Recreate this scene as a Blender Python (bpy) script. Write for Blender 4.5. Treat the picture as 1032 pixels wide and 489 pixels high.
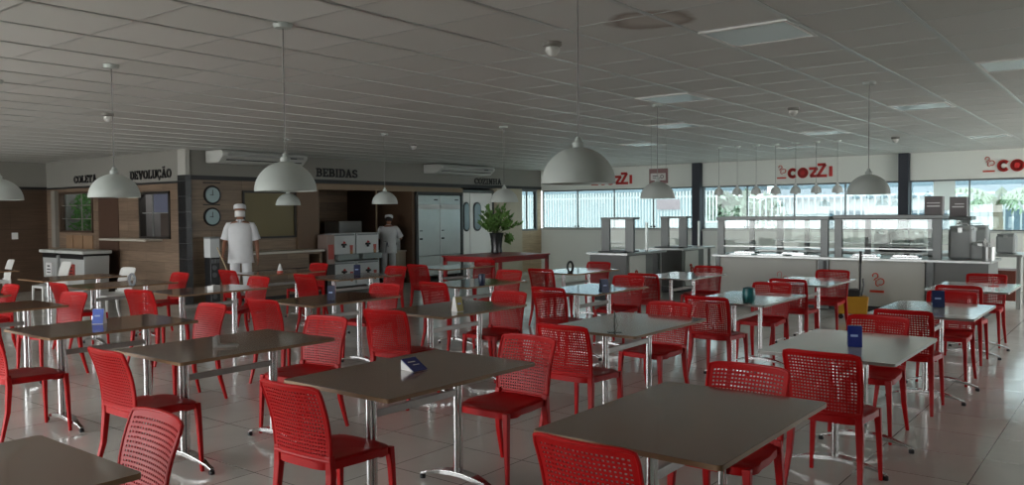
import bpy, bmesh, math, random
from mathutils import Matrix, Vector
random.seed(4)
PI = math.pi
for _o in list(bpy.data.objects): bpy.data.objects.remove(_o)
SC = bpy.context.scene
COL = SC.collection

# ------------------------------------------------------------------ camera
cam_d = bpy.data.cameras.new('camera'); cam = bpy.data.objects.new('camera', cam_d); COL.objects.link(cam)
CR = Vector((0.61397915, -0.78928123, -0.00804661)); CU = Vector((0.03356846, 0.01592497, 0.99930954)); CF = Vector((0.78860811, 0.61382534, -0.03627256))
m4 = Matrix.Identity(4)
for i in range(3):
    m4[i][0] = CR[i]; m4[i][1] = CU[i]; m4[i][2] = -CF[i]
m4.translation = Vector((0, 0, 1.62))
cam.matrix_world = m4
cam_d.sensor_width = 36; cam_d.sensor_fit = 'HORIZONTAL'; cam_d.lens = 825.63 * 36 / 1032
cam_d.clip_start = .05; cam_d.clip_end = 400
SC.camera = cam

# ------------------------------------------------------------------ light
SC.view_settings.view_transform = 'Standard'; SC.view_settings.look = 'None'
SC.view_settings.exposure = 0.12; SC.view_settings.gamma = 1.0; SC.view_settings.use_curve_mapping = False
SKY_DIM, SKY_BRIGHT = 6.0, 9.0
W = bpy.data.worlds.new('overcast_sky'); SC.world = W; W.use_nodes = True
nt = W.node_tree; nt.nodes.clear()
wo = nt.nodes.new('ShaderNodeOutputWorld'); bg = nt.nodes.new('ShaderNodeBackground')
tc = nt.nodes.new('ShaderNodeTexCoord'); vd = nt.nodes.new('ShaderNodeVectorMath'); vd.operation = 'DOT_PRODUCT'
vd.inputs[1].default_value = (-.93, -.2, .3)            # the bright side of the overcast sky
rp = nt.nodes.new('ShaderNodeMapRange'); rp.interpolation_type = 'SMOOTHSTEP'
rp.inputs[1].default_value = -.3; rp.inputs[2].default_value = .9; rp.inputs[3].default_value = SKY_DIM; rp.inputs[4].default_value = SKY_BRIGHT
nt.links.new(tc.outputs['Generated'], vd.inputs[0]); nt.links.new(vd.outputs['Value'], rp.inputs[0]); nt.links.new(rp.outputs[0], bg.inputs[1])
bg.inputs[0].default_value = (.97, .99, 1.0, 1)
nt.links.new(bg.outputs[0], wo.inputs[0])
SC.cycles.max_bounces = 10; SC.cycles.diffuse_bounces = 6; SC.cycles.glossy_bounces = 4; SC.cycles.transparent_max_bounces = 16
SC.cycles.sample_clamp_indirect = 4.0
def portal(name, loc, rot, sx_, sy_):
    l = bpy.data.lights.new(name, 'AREA'); l.shape = 'RECTANGLE'; l.size = sx_; l.size_y = sy_
    l.cycles.is_portal = True
    o = bpy.data.objects.new(name, l); COL.objects.link(o); o.location = loc; o.rotation_euler = rot
    return o
portal('window_daylight', (-4.1, 11.35, 1.4), (0, -PI / 2, 0), 2.6, 14.3)     # long glazing left of the viewer
portal('window_daylight', (14.2, -4.1, 1.5), (PI / 2, 0, 0), 6.4, 2.4)     # glazing right of the buffet
portal('window_daylight', (18.95, 4.8, 1.7), (0, PI / 2, 0), 1.06, 17.4)     # the window strip at the end

# ------------------------------------------------------------------ materials
def lin(c):
    return tuple(((x / 255) / 12.92 if x / 255 <= .04045 else (((x / 255) + .055) / 1.055) ** 2.4) for x in c)
MATS = {}
def mat(name, rgb, rough=.5, metal=0.0, spec=.5, noise=0, nscale=8, bump=0, emit=0, trans=0, coat=0):
    if name in MATS: return MATS[name]
    m = bpy.data.materials.new(name); m.use_nodes = True; n = m.node_tree
    b = n.nodes['Principled BSDF']; c = lin(rgb) + (1,)
    b.inputs['Base Color'].default_value = c; b.inputs['Roughness'].default_value = rough
    b.inputs['Metallic'].default_value = metal; b.inputs['Specular IOR Level'].default_value = spec
    b.inputs['Coat Weight'].default_value = coat; b.inputs['Coat Roughness'].default_value = .08
    if noise:
        t = n.nodes.new('ShaderNodeTexCoord'); x = n.nodes.new('ShaderNodeTexNoise'); x.inputs['Scale'].default_value = nscale
        x.inputs['Detail'].default_value = 5
        mx = n.nodes.new('ShaderNodeMix'); mx.data_type = 'RGBA'
        mx.inputs[6].default_value = tuple(v * (1 - noise) for v in c[:3]) + (1,)
        mx.inputs[7].default_value = tuple(min(1, v * (1 + noise)) for v in c[:3]) + (1,)
        n.links.new(t.outputs['Object'], x.inputs['Vector']); n.links.new(x.outputs[0], mx.inputs[0]); n.links.new(mx.outputs[2], b.inputs['Base Color'])
        if bump:
            bp = n.nodes.new('ShaderNodeBump'); bp.inputs['Strength'].default_value = bump; bp.inputs['Distance'].default_value = .01
            n.links.new(x.outputs[0], bp.inputs['Height']); n.links.new(bp.outputs[0], b.inputs['Normal'])
    MATS[name] = m
    return m

def wood(name, c1, c2, axis, plank=.19, length=1.3, rough=.45):
    """horizontal wood laminate planks; axis 0: wall runs along X, 1: along Y"""
    m = bpy.data.materials.new(name); m.use_nodes = True; n = m.node_tree; b = n.nodes['Principled BSDF']
    b.inputs['Roughness'].default_value = rough
    g = n.nodes.new('ShaderNodeNewGeometry'); s = n.nodes.new('ShaderNodeSeparateXYZ'); c = n.nodes.new('ShaderNodeCombineXYZ')
    n.links.new(g.outputs['Position'], s.inputs[0]); n.links.new(s.outputs[axis], c.inputs[0]); n.links.new(s.outputs[2], c.inputs[1])
    br = n.nodes.new('ShaderNodeTexBrick'); br.inputs['Scale'].default_value = 1; br.inputs['Brick Width'].default_value = length
    br.inputs['Row Height'].default_value = plank; br.inputs['Mortar Size'].default_value = .003; br.inputs['Mortar Smooth'].default_value = .3
    br.inputs['Color1'].default_value = lin(c1) + (1,); br.inputs['Color2'].default_value = lin(c2) + (1,)
    br.inputs['Mortar'].default_value = tuple(v * .35 for v in lin(c2)) + (1,)
    n.links.new(c.outputs[0], br.inputs['Vector'])
    mp = n.nodes.new('ShaderNodeMapping'); mp.inputs['Scale'].default_value = (2.0, 34, 1)
    n.links.new(c.outputs[0], mp.inputs[0])
    no = n.nodes.new('ShaderNodeTexNoise'); no.inputs['Scale'].default_value = 1.0; no.inputs['Detail'].default_value = 6; no.inputs['Roughness'].default_value = .65
    n.links.new(mp.outputs[0], no.inputs['Vector'])
    rr = n.nodes.new('ShaderNodeMapRange'); rr.inputs[1].default_value = .3; rr.inputs[2].default_value = .7; rr.inputs[3].default_value = .72; rr.inputs[4].default_value = 1.22
    n.links.new(no.outputs[0], rr.inputs[0])
    mx = n.nodes.new('ShaderNodeMix'); mx.data_type = 'RGBA'; mx.blend_type = 'MULTIPLY'; mx.inputs[0].default_value = 1
    n.links.new(br.outputs[0], mx.inputs[6]); n.links.new(rr.outputs[0], mx.inputs[7]); n.links.new(mx.outputs[2], b.inputs['Base Color'])
    return m

def tile_floor():
    m = bpy.data.materials.new('porcelain_tiles'); m.use_nodes = True; n = m.node_tree; b = n.nodes['Principled BSDF']
    g = n.nodes.new('ShaderNodeNewGeometry')
    mp = n.nodes.new('ShaderNodeMapping'); mp.inputs['Location'].default_value = (-.02, -.22, 0)
    n.links.new(g.outputs['Position'], mp.inputs[0])
    br = n.nodes.new('ShaderNodeTexBrick'); br.offset = 0; br.inputs['Scale'].default_value = 1
    br.inputs['Brick Width'].default_value = .6; br.inputs['Row Height'].default_value = .6; br.inputs['Mortar Size'].default_value = .0035
    br.inputs['Color1'].default_value = lin((206, 203, 196)) + (1,); br.inputs['Color2'].default_value = lin((198, 195, 189)) + (1,)
    br.inputs['Mortar'].default_value = lin((96, 93, 88)) + (1,); br.inputs['Mortar Smooth'].default_value = .2
    n.links.new(mp.outputs[0], br.inputs['Vector'])
    no = n.nodes.new('ShaderNodeTexNoise'); no.inputs['Scale'].default_value = 2.2; no.inputs['Detail'].default_value = 5
    n.links.new(g.outputs['Position'], no.inputs['Vector'])
    rr = n.nodes.new('ShaderNodeMapRange'); rr.inputs[3].default_value = .9; rr.inputs[4].default_value = 1.06
    n.links.new(no.outputs[0], rr.inputs[0])
    mx = n.nodes.new('ShaderNodeMix'); mx.data_type = 'RGBA'; mx.blend_type = 'MULTIPLY'; mx.inputs[0].default_value = 1
    n.links.new(br.outputs[0], mx.inputs[6]); n.links.new(rr.outputs[0], mx.inputs[7]); n.links.new(mx.outputs[2], b.inputs['Base Color'])
    r2 = n.nodes.new('ShaderNodeMapRange'); r2.inputs[3].default_value = .07; r2.inputs[4].default_value = .2
    n.links.new(no.outputs[0], r2.inputs[0]); n.links.new(r2.outputs[0], b.inputs['Roughness'])
    b.inputs['Specular IOR Level'].default_value = .7
    bp = n.nodes.new('ShaderNodeBump'); bp.inputs['Strength'].default_value = .12; bp.inputs['Distance'].default_value = .02
    n2 = n.nodes.new('ShaderNodeTexNoise'); n2.inputs['Scale'].default_value = 3.5; n2.inputs['Detail'].default_value = 2
    n.links.new(g.outputs['Position'], n2.inputs['Vector']); n.links.new(n2.outputs[0], bp.inputs['Height']); n.links.new(bp.outputs[0], b.inputs['Normal'])
    return m

def ceiling_mat():
    m = bpy.data.materials.new('mineral_fibre_panels'); m.use_nodes = True; n = m.node_tree; b = n.nodes['Principled BSDF']
    b.inputs['Roughness'].default_value = .55; b.inputs['Specular IOR Level'].default_value = .35
    g = n.nodes.new('ShaderNodeNewGeometry')
    mp = n.nodes.new('ShaderNodeMapping'); mp.inputs['Location'].default_value = (-2.567, -1.765, 0)
    n.links.new(g.outputs['Position'], mp.inputs[0])
    br = n.nodes.new('ShaderNodeTexBrick'); br.offset = 0; br.inputs['Scale'].default_value = 1
    br.inputs['Brick Width'].default_value = .619; br.inputs['Row Height'].default_value = .619; br.inputs['Mortar Size'].default_value = .001
    br.inputs['Color1'].default_value = lin((206, 206, 203)) + (1,); br.inputs['Color2'].default_value = lin((197, 197, 193)) + (1,)
    br.inputs['Mortar'].default_value = lin((120, 120, 118)) + (1,)
    n.links.new(mp.outputs[0], br.inputs['Vector'])
    # old water mark on one panel
    vm = n.nodes.new('ShaderNodeVectorMath'); vm.operation = 'DISTANCE'; vm.inputs[1].default_value = (4.55, 2.45, 2.8)
    nd = n.nodes.new('ShaderNodeTexNoise'); nd.inputs['Scale'].default_value = 5
    n.links.new(g.outputs['Position'], nd.inputs['Vector']); n.links.new(g.outputs['Position'], vm.inputs[0])
    ad = n.nodes.new('ShaderNodeMath'); ad.operation = 'MULTIPLY_ADD'; ad.inputs[1].default_value = .16
    n.links.new(nd.outputs[0], ad.inputs[0]); n.links.new(vm.outputs['Value'], ad.inputs[2])
    cr = n.nodes.new('ShaderNodeValToRGB'); e = cr.color_ramp.elements
    e[0].position = .2; e[0].color = (.86, .8, .76, 1); e[1].position = .36; e[1].color = (1, 1, 1, 1)
    k = cr.color_ramp.elements.new(.3); k.color = (.5, .42, .38, 1)
    n.links.new(ad.outputs[0], cr.inputs[0])
    mx = n.nodes.new('ShaderNodeMix'); mx.data_type = 'RGBA'; mx.blend_type = 'MULTIPLY'; mx.inputs[0].default_value = 1
    n.links.new(br.outputs[0], mx.inputs[6]); n.links.new(cr.outputs[0], mx.inputs[7]); n.links.new(mx.outputs[2], b.inputs['Base Color'])
    return m

def glass_mat(name, tint, refl=.08, rough=.0):
    m = bpy.data.materials.new(name); m.use_nodes = True; n = m.node_tree; n.nodes.clear()
    o = n.nodes.new('ShaderNodeOutputMaterial'); t = n.nodes.new('ShaderNodeBsdfTransparent'); gl = n.nodes.new('ShaderNodeBsdfGlossy')
    t.inputs[0].default_value = tint + (1,); gl.inputs['Roughness'].default_value = rough
    fw = n.nodes.new('ShaderNodeLayerWeight'); fw.inputs[0].default_value = .5
    pw_ = n.nodes.new('ShaderNodeMath'); pw_.operation = 'POWER'; pw_.inputs[1].default_value = 5
    lw = n.nodes.new('ShaderNodeMath'); lw.operation = 'MULTIPLY_ADD'; lw.inputs[1].default_value = .9; lw.inputs[2].default_value = .035
    n.links.new(fw.outputs['Facing'], pw_.inputs[0]); n.links.new(pw_.outputs[0], lw.inputs[0])
    mx = n.nodes.new('ShaderNodeMixShader')
    n.links.new(lw.outputs[0], mx.inputs[0]); n.links.new(t.outputs[0], mx.inputs[1]); n.links.new(gl.outputs[0], mx.inputs[2]); n.links.new(mx.outputs[0], o.inputs[0])
    return m

M_RED = mat('red_plastic', (166, 6, 10), .42, spec=.25, noise=.06, nscale=3)
M_WPL = mat('white_plastic', (212, 212, 208), .4)
M_BROWN = mat('brown_laminate', (112, 74, 48), .17, spec=.4, coat=.7, noise=.12, nscale=14)
M_WTOP = mat('white_laminate', (238, 236, 230), .15, spec=.6, coat=.8)
M_EDGE = mat('raw_board_edge', (128, 98, 68), .5)
M_WEDGE = mat('grey_edge_band', (150, 148, 142), .45)
M_CHROME = mat('brushed_aluminium', (200, 200, 200), .22, metal=1)
M_STEEL = mat('stainless_steel', (170, 173, 171), .3, metal=.7, noise=.08, nscale=5)
M_DSTEEL = mat('dark_stainless', (88, 91, 90), .34, metal=.5)
M_BLACK = mat('black_plastic', (20, 20, 22), .45)
M_BLUE = mat('blue_print', (20, 36, 110), .35)
M_NAVY = mat('navy_paint', (22, 30, 44), .5)
M_WHITE = mat('white_card', (222, 222, 220), .5)
M_WALL = mat('pale_grey_paint', (232, 236, 230), .7, noise=.03, nscale=2)
M_HEAD = mat('grey_header_paint', (132, 130, 124), .75, noise=.03, nscale=2)
M_LAMP = mat('pale_green_grey_enamel', (174, 181, 177), .55)
M_LAMPI = mat('white_lamp_inside', (220, 220, 214), .6)
M_WOODX = wood('wood_laminate_x', (136, 116, 94), (116, 98, 80), 0)
M_WOODY = wood('wood_laminate_y', (128, 108, 90), (110, 92, 76), 1)
M_WOODD = wood('dark_wood_laminate_x', (84, 66, 52), (76, 60, 48), 0, plank=.45, length=2.4)
M_WOODDY = wood('dark_wood_laminate_y', (82, 60, 46), (78, 56, 44), 1, plank=3, length=.6)
M_WOODL = wood('light_wood_laminate', (172, 152, 122), (158, 140, 112), 0)
M_FLOOR = tile_floor(); M_CEIL = ceiling_mat()
M_GLASS = glass_mat('window_glass', (.49, .55, .555))
M_CLEAR = glass_mat('clear_glass', (.93, .96, .95))
M_LOGO = mat('red_lettering', (186, 30, 20), .5)
M_ORANGE = mat('orange_red_lettering', (196, 60, 30), .5)
M_SKIN = mat('brown_skin', (136, 92, 70), .55)
M_CLOTH = mat('white_cotton', (206, 208, 210), .85, noise=.06, nscale=12, bump=.3)
M_HAIR = mat('black_hair', (22, 18, 16), .7)
M_LEAF = mat('leaf_green', (96, 136, 64), .5, noise=.35, nscale=20)
M_PALE = mat('white_equipment', (196, 200, 200), .4)

# ------------------------------------------------------------------ mesh builder
class MB:
    def __init__(s): s.v = []; s.f = []; s.mi = []; s.cur = 0
    def _add(s, vs, fs):
        o = len(s.v); s.v += [tuple(p) for p in vs]
        for f in fs: s.f.append(tuple(i + o for i in f)); s.mi.append(s.cur)
        return s
    def box(s, x0, x1, y0, y1, z0, z1, rz=0, c=None):
        vs = [(x, y, z) for z in (z0, z1) for x, y in ((x0, y0), (x1, y0), (x1, y1), (x0, y1))]
        if rz:
            cx, cy = c or ((x0 + x1) / 2, (y0 + y1) / 2); k, q = math.cos(rz), math.sin(rz)
            vs = [(cx + (x - cx) * k - (y - cy) * q, cy + (x - cx) * q + (y - cy) * k, z) for x, y, z in vs]
        return s._add(vs, [(3, 2, 1, 0), (4, 5, 6, 7), (0, 1, 5, 4), (1, 2, 6, 5), (2, 3, 7, 6), (3, 0, 4, 7)])
    def tube(s, pts, r, n=10, rect=None, up=None, cap=True):
        """sweep a circle (or a rectangle w,h) along pts; r a number or a list"""
        pts = [Vector(p) for p in pts]; rs = r if isinstance(r, (list, tuple)) else [r] * len(pts)
        vs = []; prev = None
        for i, p in enumerate(pts):
            a = pts[max(0, i - 1)]; b = pts[min(len(pts) - 1, i + 1)]; t = (b - a).normalized()
            ref = Vector(up) if up else (Vector((0, 0, 1)) if abs(t.z) < .9 else Vector((1, 0, 0)))
            if prev is not None and not up: ref = prev
            x = t.cross(ref).normalized(); y = x.cross(t).normalized(); prev = y
            if rect:
                w, h = rect[i] if isinstance(rect, list) else rect
                for sx_, sy_ in ((-1, -1), (1, -1), (1, 1), (-1, 1)): vs.append(p + x * w / 2 * sx_ + y * h / 2 * sy_)
            else:
                for k in range(n): vs.append(p + x * math.cos(2 * PI * k / n) * rs[i] + y * math.sin(2 * PI * k / n) * rs[i])
        nn = 4 if rect else n; fs = []
        for i in range(len(pts) - 1):
            for k in range(nn): fs.append((i * nn + k, i * nn + (k + 1) % nn, (i + 1) * nn + (k + 1) % nn, (i + 1) * nn + k))
        if cap: fs.append(tuple(range(nn))[::-1]); fs.append(tuple((len(pts) - 1) * nn + k for k in range(nn)))
        return s._add(vs, fs)
    def lathe(s, prof, c=(0, 0, 0), n=24, axis='z', cap=False):
        vs = []; fs = []
        for r, z in prof:
            for k in range(n):
                a = 2 * PI * k / n; x, y = r * math.cos(a), r * math.sin(a)
                p = {'z': (x, y, z), 'y': (x, z, y), 'x': (z, x, y)}[axis]
                vs.append((c[0] + p[0], c[1] + p[1], c[2] + p[2]))
        for i in range(len(prof) - 1):
            for k in range(n): fs.append((i * n + k, i * n + (k + 1) % n, (i + 1) * n + (k + 1) % n, (i + 1) * n + k))
        if cap: fs.append(tuple(range(n))[::-1]); fs.append(tuple((len(prof) - 1) * n + k for k in range(n)))
        return s._add(vs, fs)
    def prism(s, poly, a0, a1, axis='z', c=(0, 0, 0)):
        """extrude a 2-D polygon: axis z -> (x,y), axis y -> (x,z), axis x -> (y,z)"""
        def P(p, a): return {'z': (p[0], p[1], a), 'y': (p[0], a, p[1]), 'x': (a, p[0], p[1])}[axis]
        n = len(poly); vs = [tuple(q + w for q, w in zip(P(p, a), c)) for a in (a0, a1) for p in poly]
        return s._add(vs, [tuple(range(n))[::-1], tuple(range(n, 2 * n))] + [(k, (k + 1) % n, n + (k + 1) % n, n + k) for k in range(n)])
    def stroke(s, pts, w, d0=0, d1=.02, closed=False):
        """flat lettering stroke in the local x-z plane, front toward -y, with thickness d0..d1"""
        if closed: pts = list(pts) + [pts[0]]
        for (x0, z0), (x1, z1) in zip(pts[:-1], pts[1:]):
            dx, dz = x1 - x0, z1 - z0; L = math.hypot(dx, dz) or 1; nx, nz = -dz / L * w / 2, dx / L * w / 2; ex, ez = dx / L * w * .12, dz / L * w * .12
            s.prism([(x0 - ex + nx, z0 - ez + nz), (x0 - ex - nx, z0 - ez - nz), (x1 + ex - nx, z1 + ez - nz), (x1 + ex + nx, z1 + ez + nz)], -d1, -d0, 'y')
        return s
    def build(s, name, m, parent=None, smooth=False, bevel=0, loc=None, mats=None):
        me = bpy.data.meshes.new(name); me.from_pydata(s.v, [], s.f); me.validate()
        ms = mats or [m]
        for q in ms: me.materials.append(q)
        if mats and len(me.polygons) == len(s.mi): me.polygons.foreach_set('material_index', s.mi)
        b = bmesh.new(); b.from_mesh(me)
        if not mats or len(mats) == 1: bmesh.ops.recalc_face_normals(b, faces=b.faces)
        if bevel:
            es = [e for e in b.edges if len(e.link_faces) == 2 and e.calc_face_angle(0) > .6]
            bmesh.ops.bevel(b, geom=es, offset=bevel, segments=2, affect='EDGES', profile=.5, clamp_overlap=True)
        b.to_mesh(me); b.free()
        if smooth:
            for p in me.polygons: p.use_smooth = True
            me.set_sharp_from_angle(angle=.7)
        o = bpy.data.objects.new(name, me); COL.objects.link(o)
        if parent: o.parent = parent
        if loc: o.location = loc
        return o

def thing(name, label, cat, loc=(0, 0, 0), rz=0, group=None):
    o = bpy.data.objects.new(name, None); COL.objects.link(o); o.location = loc; o.rotation_euler = (0, 0, rz)
    o.empty_display_size = .1
    return tag(o, label, cat, group)
def tag(o, label, cat, group=None):
    o['label'] = label; o['category'] = cat
    if group: o['group'] = group
    return o
def struct(o, label=None):
    o['kind'] = 'structure'
    if label: o['label'] = label
    return o
def dup(root, loc, rz, label, group=None):
    r = root.copy(); COL.objects.link(r); r.location = loc; r.rotation_euler = (0, 0, rz); r['label'] = label
    if group: r['group'] = group
    for ch in root.children:
        c = ch.copy(); COL.objects.link(c); c.parent = r
        for g in ch.children:
            d = g.copy(); COL.objects.link(d); d.parent = c
    return r
B = lambda *a, **k: MB().box(*a, **k)

# ================================================================== ROOM
H = 2.8; XW = 18.74; YB = 13.54; XD = 7.95; YL = 19.12
struct(B(-4.2, XW + .2, -4.2, YL + .2, -.12, 0).build('floor', M_FLOOR))
cl = struct(B(-4.2, XW + .2, -4.2, YL + .2, H, H + .1).build('ceiling', M_CEIL))
T = MB()
x = 2.567 - .619 * 10
while x < XW:
    T.box(x - .009, x + .009, -4, YL if x < XD else YB, H - .0015, H + .002); x += .619
y = 1.765 - .619 * 9
while y < YL:
    T.box(-4, XW if y < YB else XD, y - .016, y + .016, H - .0055, H + .0025); y += .619
T.build('ceiling_grid', mat('ceiling_tee_bars', (190, 192, 190), .3, metal=.75), cl)

# window wall at the far right end
SILL, HD = 1.17, 2.23
wr = struct(B(XW, XW + .18, -4.2, YB + .2, 0, SILL).box(XW, XW + .18, -4.2, YB + .2, HD, H).build('wall_right', M_WALL))
struct(B(XW - .03, XW + .2, -4.2, YB, SILL - .03, SILL + .012).build('trim_1', mat('pale_sill_stone', (196, 200, 196), .4)))
for i, (a, b) in enumerate([(-4.1, -1.0), (-.4, 3.98), (4.18, 8.66), (8.87, 13.5)]):
    f = MB()
    f.box(XW + .03, XW + .08, a, b, SILL, SILL + .035).box(XW + .03, XW + .08, a, b, HD - .035, HD)
    n = max(2, round((b - a) / 1.1))
    ys = [a + (b - a) * k / n for k in range(n + 1)]
    for k, yy in enumerate(ys): f.box(XW + .035, XW + .075, yy - .012, yy + .012, SILL, HD)
    o = struct(f.build('window_%d' % (i + 1), mat('grey_window_frame', (96, 100, 100), .5)))
    B(XW + .05, XW + .056, a, b, SILL, HD).build('glass', M_GLASS, o)
    lk = MB()
    for k in range(1, n):
        if k % 2: lk.box(XW + .0, XW + .035, ys[k] - .07, ys[k] - .03, SILL + .05, SILL + .09).box(XW, XW + .035, ys[k] + .03, ys[k] + .07, SILL + .05, SILL + .09)
    lk.build('window_latch', M_BLACK, o)
for i, (a, b) in enumerate([(3.98, 4.18), (8.66, 8.87), (-.95, -.4)]):
    tag(struct(B(XW - .16, XW + .17, a, b, 0, H).build('column', M_NAVY, bevel=.006)), ['dark navy steel column right of the middle window strip', 'dark navy steel column left of the buffet windows', 'navy column'][i], 'column')
for o in [o for o in bpy.data.objects if o.name.startswith('column')]: del o['category']; o.name = o.name.replace('column', 'trim_column')

# wall_back along the drinks side (Y = YB)
WZ = 2.2
def wallbox(*a): return MB().box(*a)
struct(B(7.95, 18.74, YB, YB + .15, 2.34, H).build('wall_back_header', M_HEAD), 'grey painted header over the drinks side')
struct(B(8.0, XW, YB - .02, YB + .15, 2.26, 2.34).build('trim_2', mat('black_band', (24, 25, 27), .5)))
struct(B(7.93, 8.02, YB - .05, YB + .2, 2.34, H).build('wall_back_pier', mat('pale_pier_paint', (168, 166, 160), .7)))
pc = MB(); pc.box(7.92, 8.03, YB - .06, YB + .2, 0, 2.34)
blk = bpy.data.materials.new('black_tiles'); blk.use_nodes = True
_n = blk.node_tree; _b = _n.nodes['Principled BSDF']; _b.inputs['Roughness'].default_value = .25
_g = _n.nodes.new('ShaderNodeNewGeometry'); _s = _n.nodes.new('ShaderNodeSeparateXYZ'); _c = _n.nodes.new('ShaderNodeCombineXYZ'); _br = _n.nodes.new('ShaderNodeTexBrick')
_n.links.new(_g.outputs['Position'], _s.inputs[0]); _n.links.new(_s.outputs[0], _c.inputs[0]); _n.links.new(_s.outputs[2], _c.inputs[1]); _n.links.new(_c.outputs[0], _br.inputs['Vector'])
_br.offset = 0; _br.inputs['Scale'].default_value = 1; _br.inputs['Brick Width'].default_value = 5; _br.inputs['Row Height'].default_value = .28; _br.inputs['Mortar Size'].default_value = .006
_br.inputs['Color1'].default_value = lin((26, 28, 30)) + (1,); _br.inputs['Color2'].default_value = lin((22, 24, 27)) + (1,); _br.inputs['Mortar'].default_value = lin((70, 72, 72)) + (1,)
_n.links.new(_br.outputs[0], _b.inputs['Base Color'])
struct(pc.build('trim_3', blk), 'black tiled corner pier')
# wood wall with mirror opening
w = MB().box(8.02, 9.13, YB, YB + .12, 0, 2.26).box(9.13, 10.32, YB, YB + .12, 0, 1.19).box(9.13, 10.32, YB, YB + .12, 2.06, 2.26).box(10.32, 10.87, YB, YB + .12, 0, 2.26)
struct(w.build('wall_back', M_WOODX))
fr = MB()
fr.box(9.10, 10.36, YB - .03, YB + .02, 2.04, 2.08).box(9.10, 10.36, YB - .03, YB + .02, 1.16, 1.2).box(9.10, 9.14, YB - .03, YB + .02, 1.2, 2.04).box(10.29, 10.36, YB - .03, YB + .02, 1.2, 2.04)
mo = tag(fr.build('service_window', mat('dark_frame', (38, 34, 30), .5)), 'olive tinted service window with dark frame behind the walking worker', 'window')
B(9.14, 10.29, YB + .01, YB + .03, 1.2, 2.04).build('pane', mat('olive_mirror_glass', (112, 102, 70), .28, spec=.25), mo)
# counter under it
ct = thing('serving_counter', 'wood fronted serving counter with pale top under the olive service window', 'counter', (9.72, 13.27, 0))
MB().box(-.78, .9, -.26, .27, .88, .92).build('worktop', mat('pale_counter_top', (190, 186, 176), .35), ct, bevel=.005)
MB().box(-.74, .55, -.2, .27, .08, .88).box(.55, .87, -.2, .27, .08, .12).box(.55, .87, .22, .27, .08, .88).box(.83, .87, -.2, .27, .08, .88).box(.55, .87, -.2, .27, .84, .88).build('body', M_WOODX, ct)
MB().box(-.7, .83, -.16, .27, 0, .08).build('plinth', M_BLACK, ct)
MB().box(-.66, .5, -.215, -.2, .3, .33).box(-.66, .5, -.215, -.2, .56, .585).build('groove_rail', mat('dark_rail', (40, 34, 28), .5), ct)

# alcove
YA = 15.8
al = MB().box(10.87, 13.72, YA, YA + .12, 0, 2.26).build('wall_alcove_back', M_WOODX); struct(al)
struct(MB().box(10.80, 10.87, YB + .0, YA, 0, 2.26).box(13.62, 13.7, YB, YA, 0, 2.26).build('wall_alcove_side', mat('brown_side_laminate', (96, 74, 56), .5, noise=.1)))
struct(MB().box(10.87, 13.7, YB, YA, 2.2, 2.26).build('ceiling_alcove', mat('alcove_soffit', (120, 96, 74), .6)))
struct(MB().box(10.3, 15.35, YB - .06, YB + .0, 2.13, 2.24).build('trim_4', mat('wood_beam', (128, 108, 84), .5, noise=.1)), 'thin wood beam over the drinks alcove')
struct(MB().box(10.33, 10.87, YB - .06, YB, 0, 2.14).build('trim_5', mat('wood_pilaster', (104, 82, 62), .5, noise=.12)), 'wood pilaster left of the drinks alcove')
# right of alcove: recess for fridge, doors, pier, window
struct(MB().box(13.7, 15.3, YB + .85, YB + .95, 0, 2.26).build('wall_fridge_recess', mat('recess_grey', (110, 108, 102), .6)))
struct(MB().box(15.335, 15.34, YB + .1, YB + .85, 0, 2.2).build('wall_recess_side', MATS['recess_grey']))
struct(MB().box(16.62, 17.7, YB - .12, YB + .12, 0, 2.26).build('wall_pier', mat('beige_pier', (166, 158, 138), .6, noise=.04)))
struct(MB().box(17.7, XW, YB, YB + .12, 0, 1.12).box(18.56, XW, YB, YB + .12, 1.12, 2.26).build('wall_back_panel', M_WOODL))
f5 = struct(MB().box(17.7, 18.56, YB, YB + .1, 1.12, 1.17).box(17.7, 18.56, YB, YB + .1, 2.2, 2.26).box(17.7, 17.75, YB, YB + .1, 1.17, 2.2).box(18.5, 18.56, YB, YB + .1, 1.17, 2.2).box(18.1, 18.13, YB + .02, YB + .06, 1.17, 2.2).build('window_5', mat('grey_window_frame', (96, 100, 100), .5)))
B(17.75, 18.5, YB + .04, YB + .046, 1.17, 2.2).build('glass', M_GLASS, f5)
# swing doors
d = struct(MB().box(15.34, 15.4, YB - .02, YB + .1, 0, 2.2).box(16.56, 16.62, YB - .02, YB + .1, 0, 2.2).box(15.4, 16.56, YB - .02, YB + .1, 2.14, 2.2).build('door_1', M_DSTEEL))
def oval(cx, cz, rx, rz, n=24): # stadium window
    p = []
    for k in range(n):
        a = 2 * PI * k / n; c_, s_ = math.cos(a), math.sin(a)
        p.append((cx + rx * c_, cz + (rz - rx) * (1 if s_ > 0 else -1) + rx * s_))
    return p
DOORM = mat('pale_steel_door', (240, 240, 236), .35)
for k, (x0, x1, oc) in enumerate([(15.4, 15.67, 15.53), (15.69, 16.56, 15.95)]):
    lf = B(x0, x1, YB + .0, YB + .045, .01, 2.13).build('door_leaf', DOORM, d, bevel=.004)
    MB().prism(oval(oc, 1.53, .11 if k == 0 else .15, .37), YB - .018, YB - .001, 'y').build('window_gasket', M_BLACK, lf)
    MB().prism(oval(oc, 1.53, .085 if k == 0 else .115, .33), YB - .026, YB - .019, 'y').build('window_pane', mat('door_pane', (116, 136, 142), .1, spec=.9), lf)
    B(x0 + .04, x1 - .04, YB - .006, YB + .001, .05, .45).build('kick_plate', M_STEEL, lf)

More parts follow.
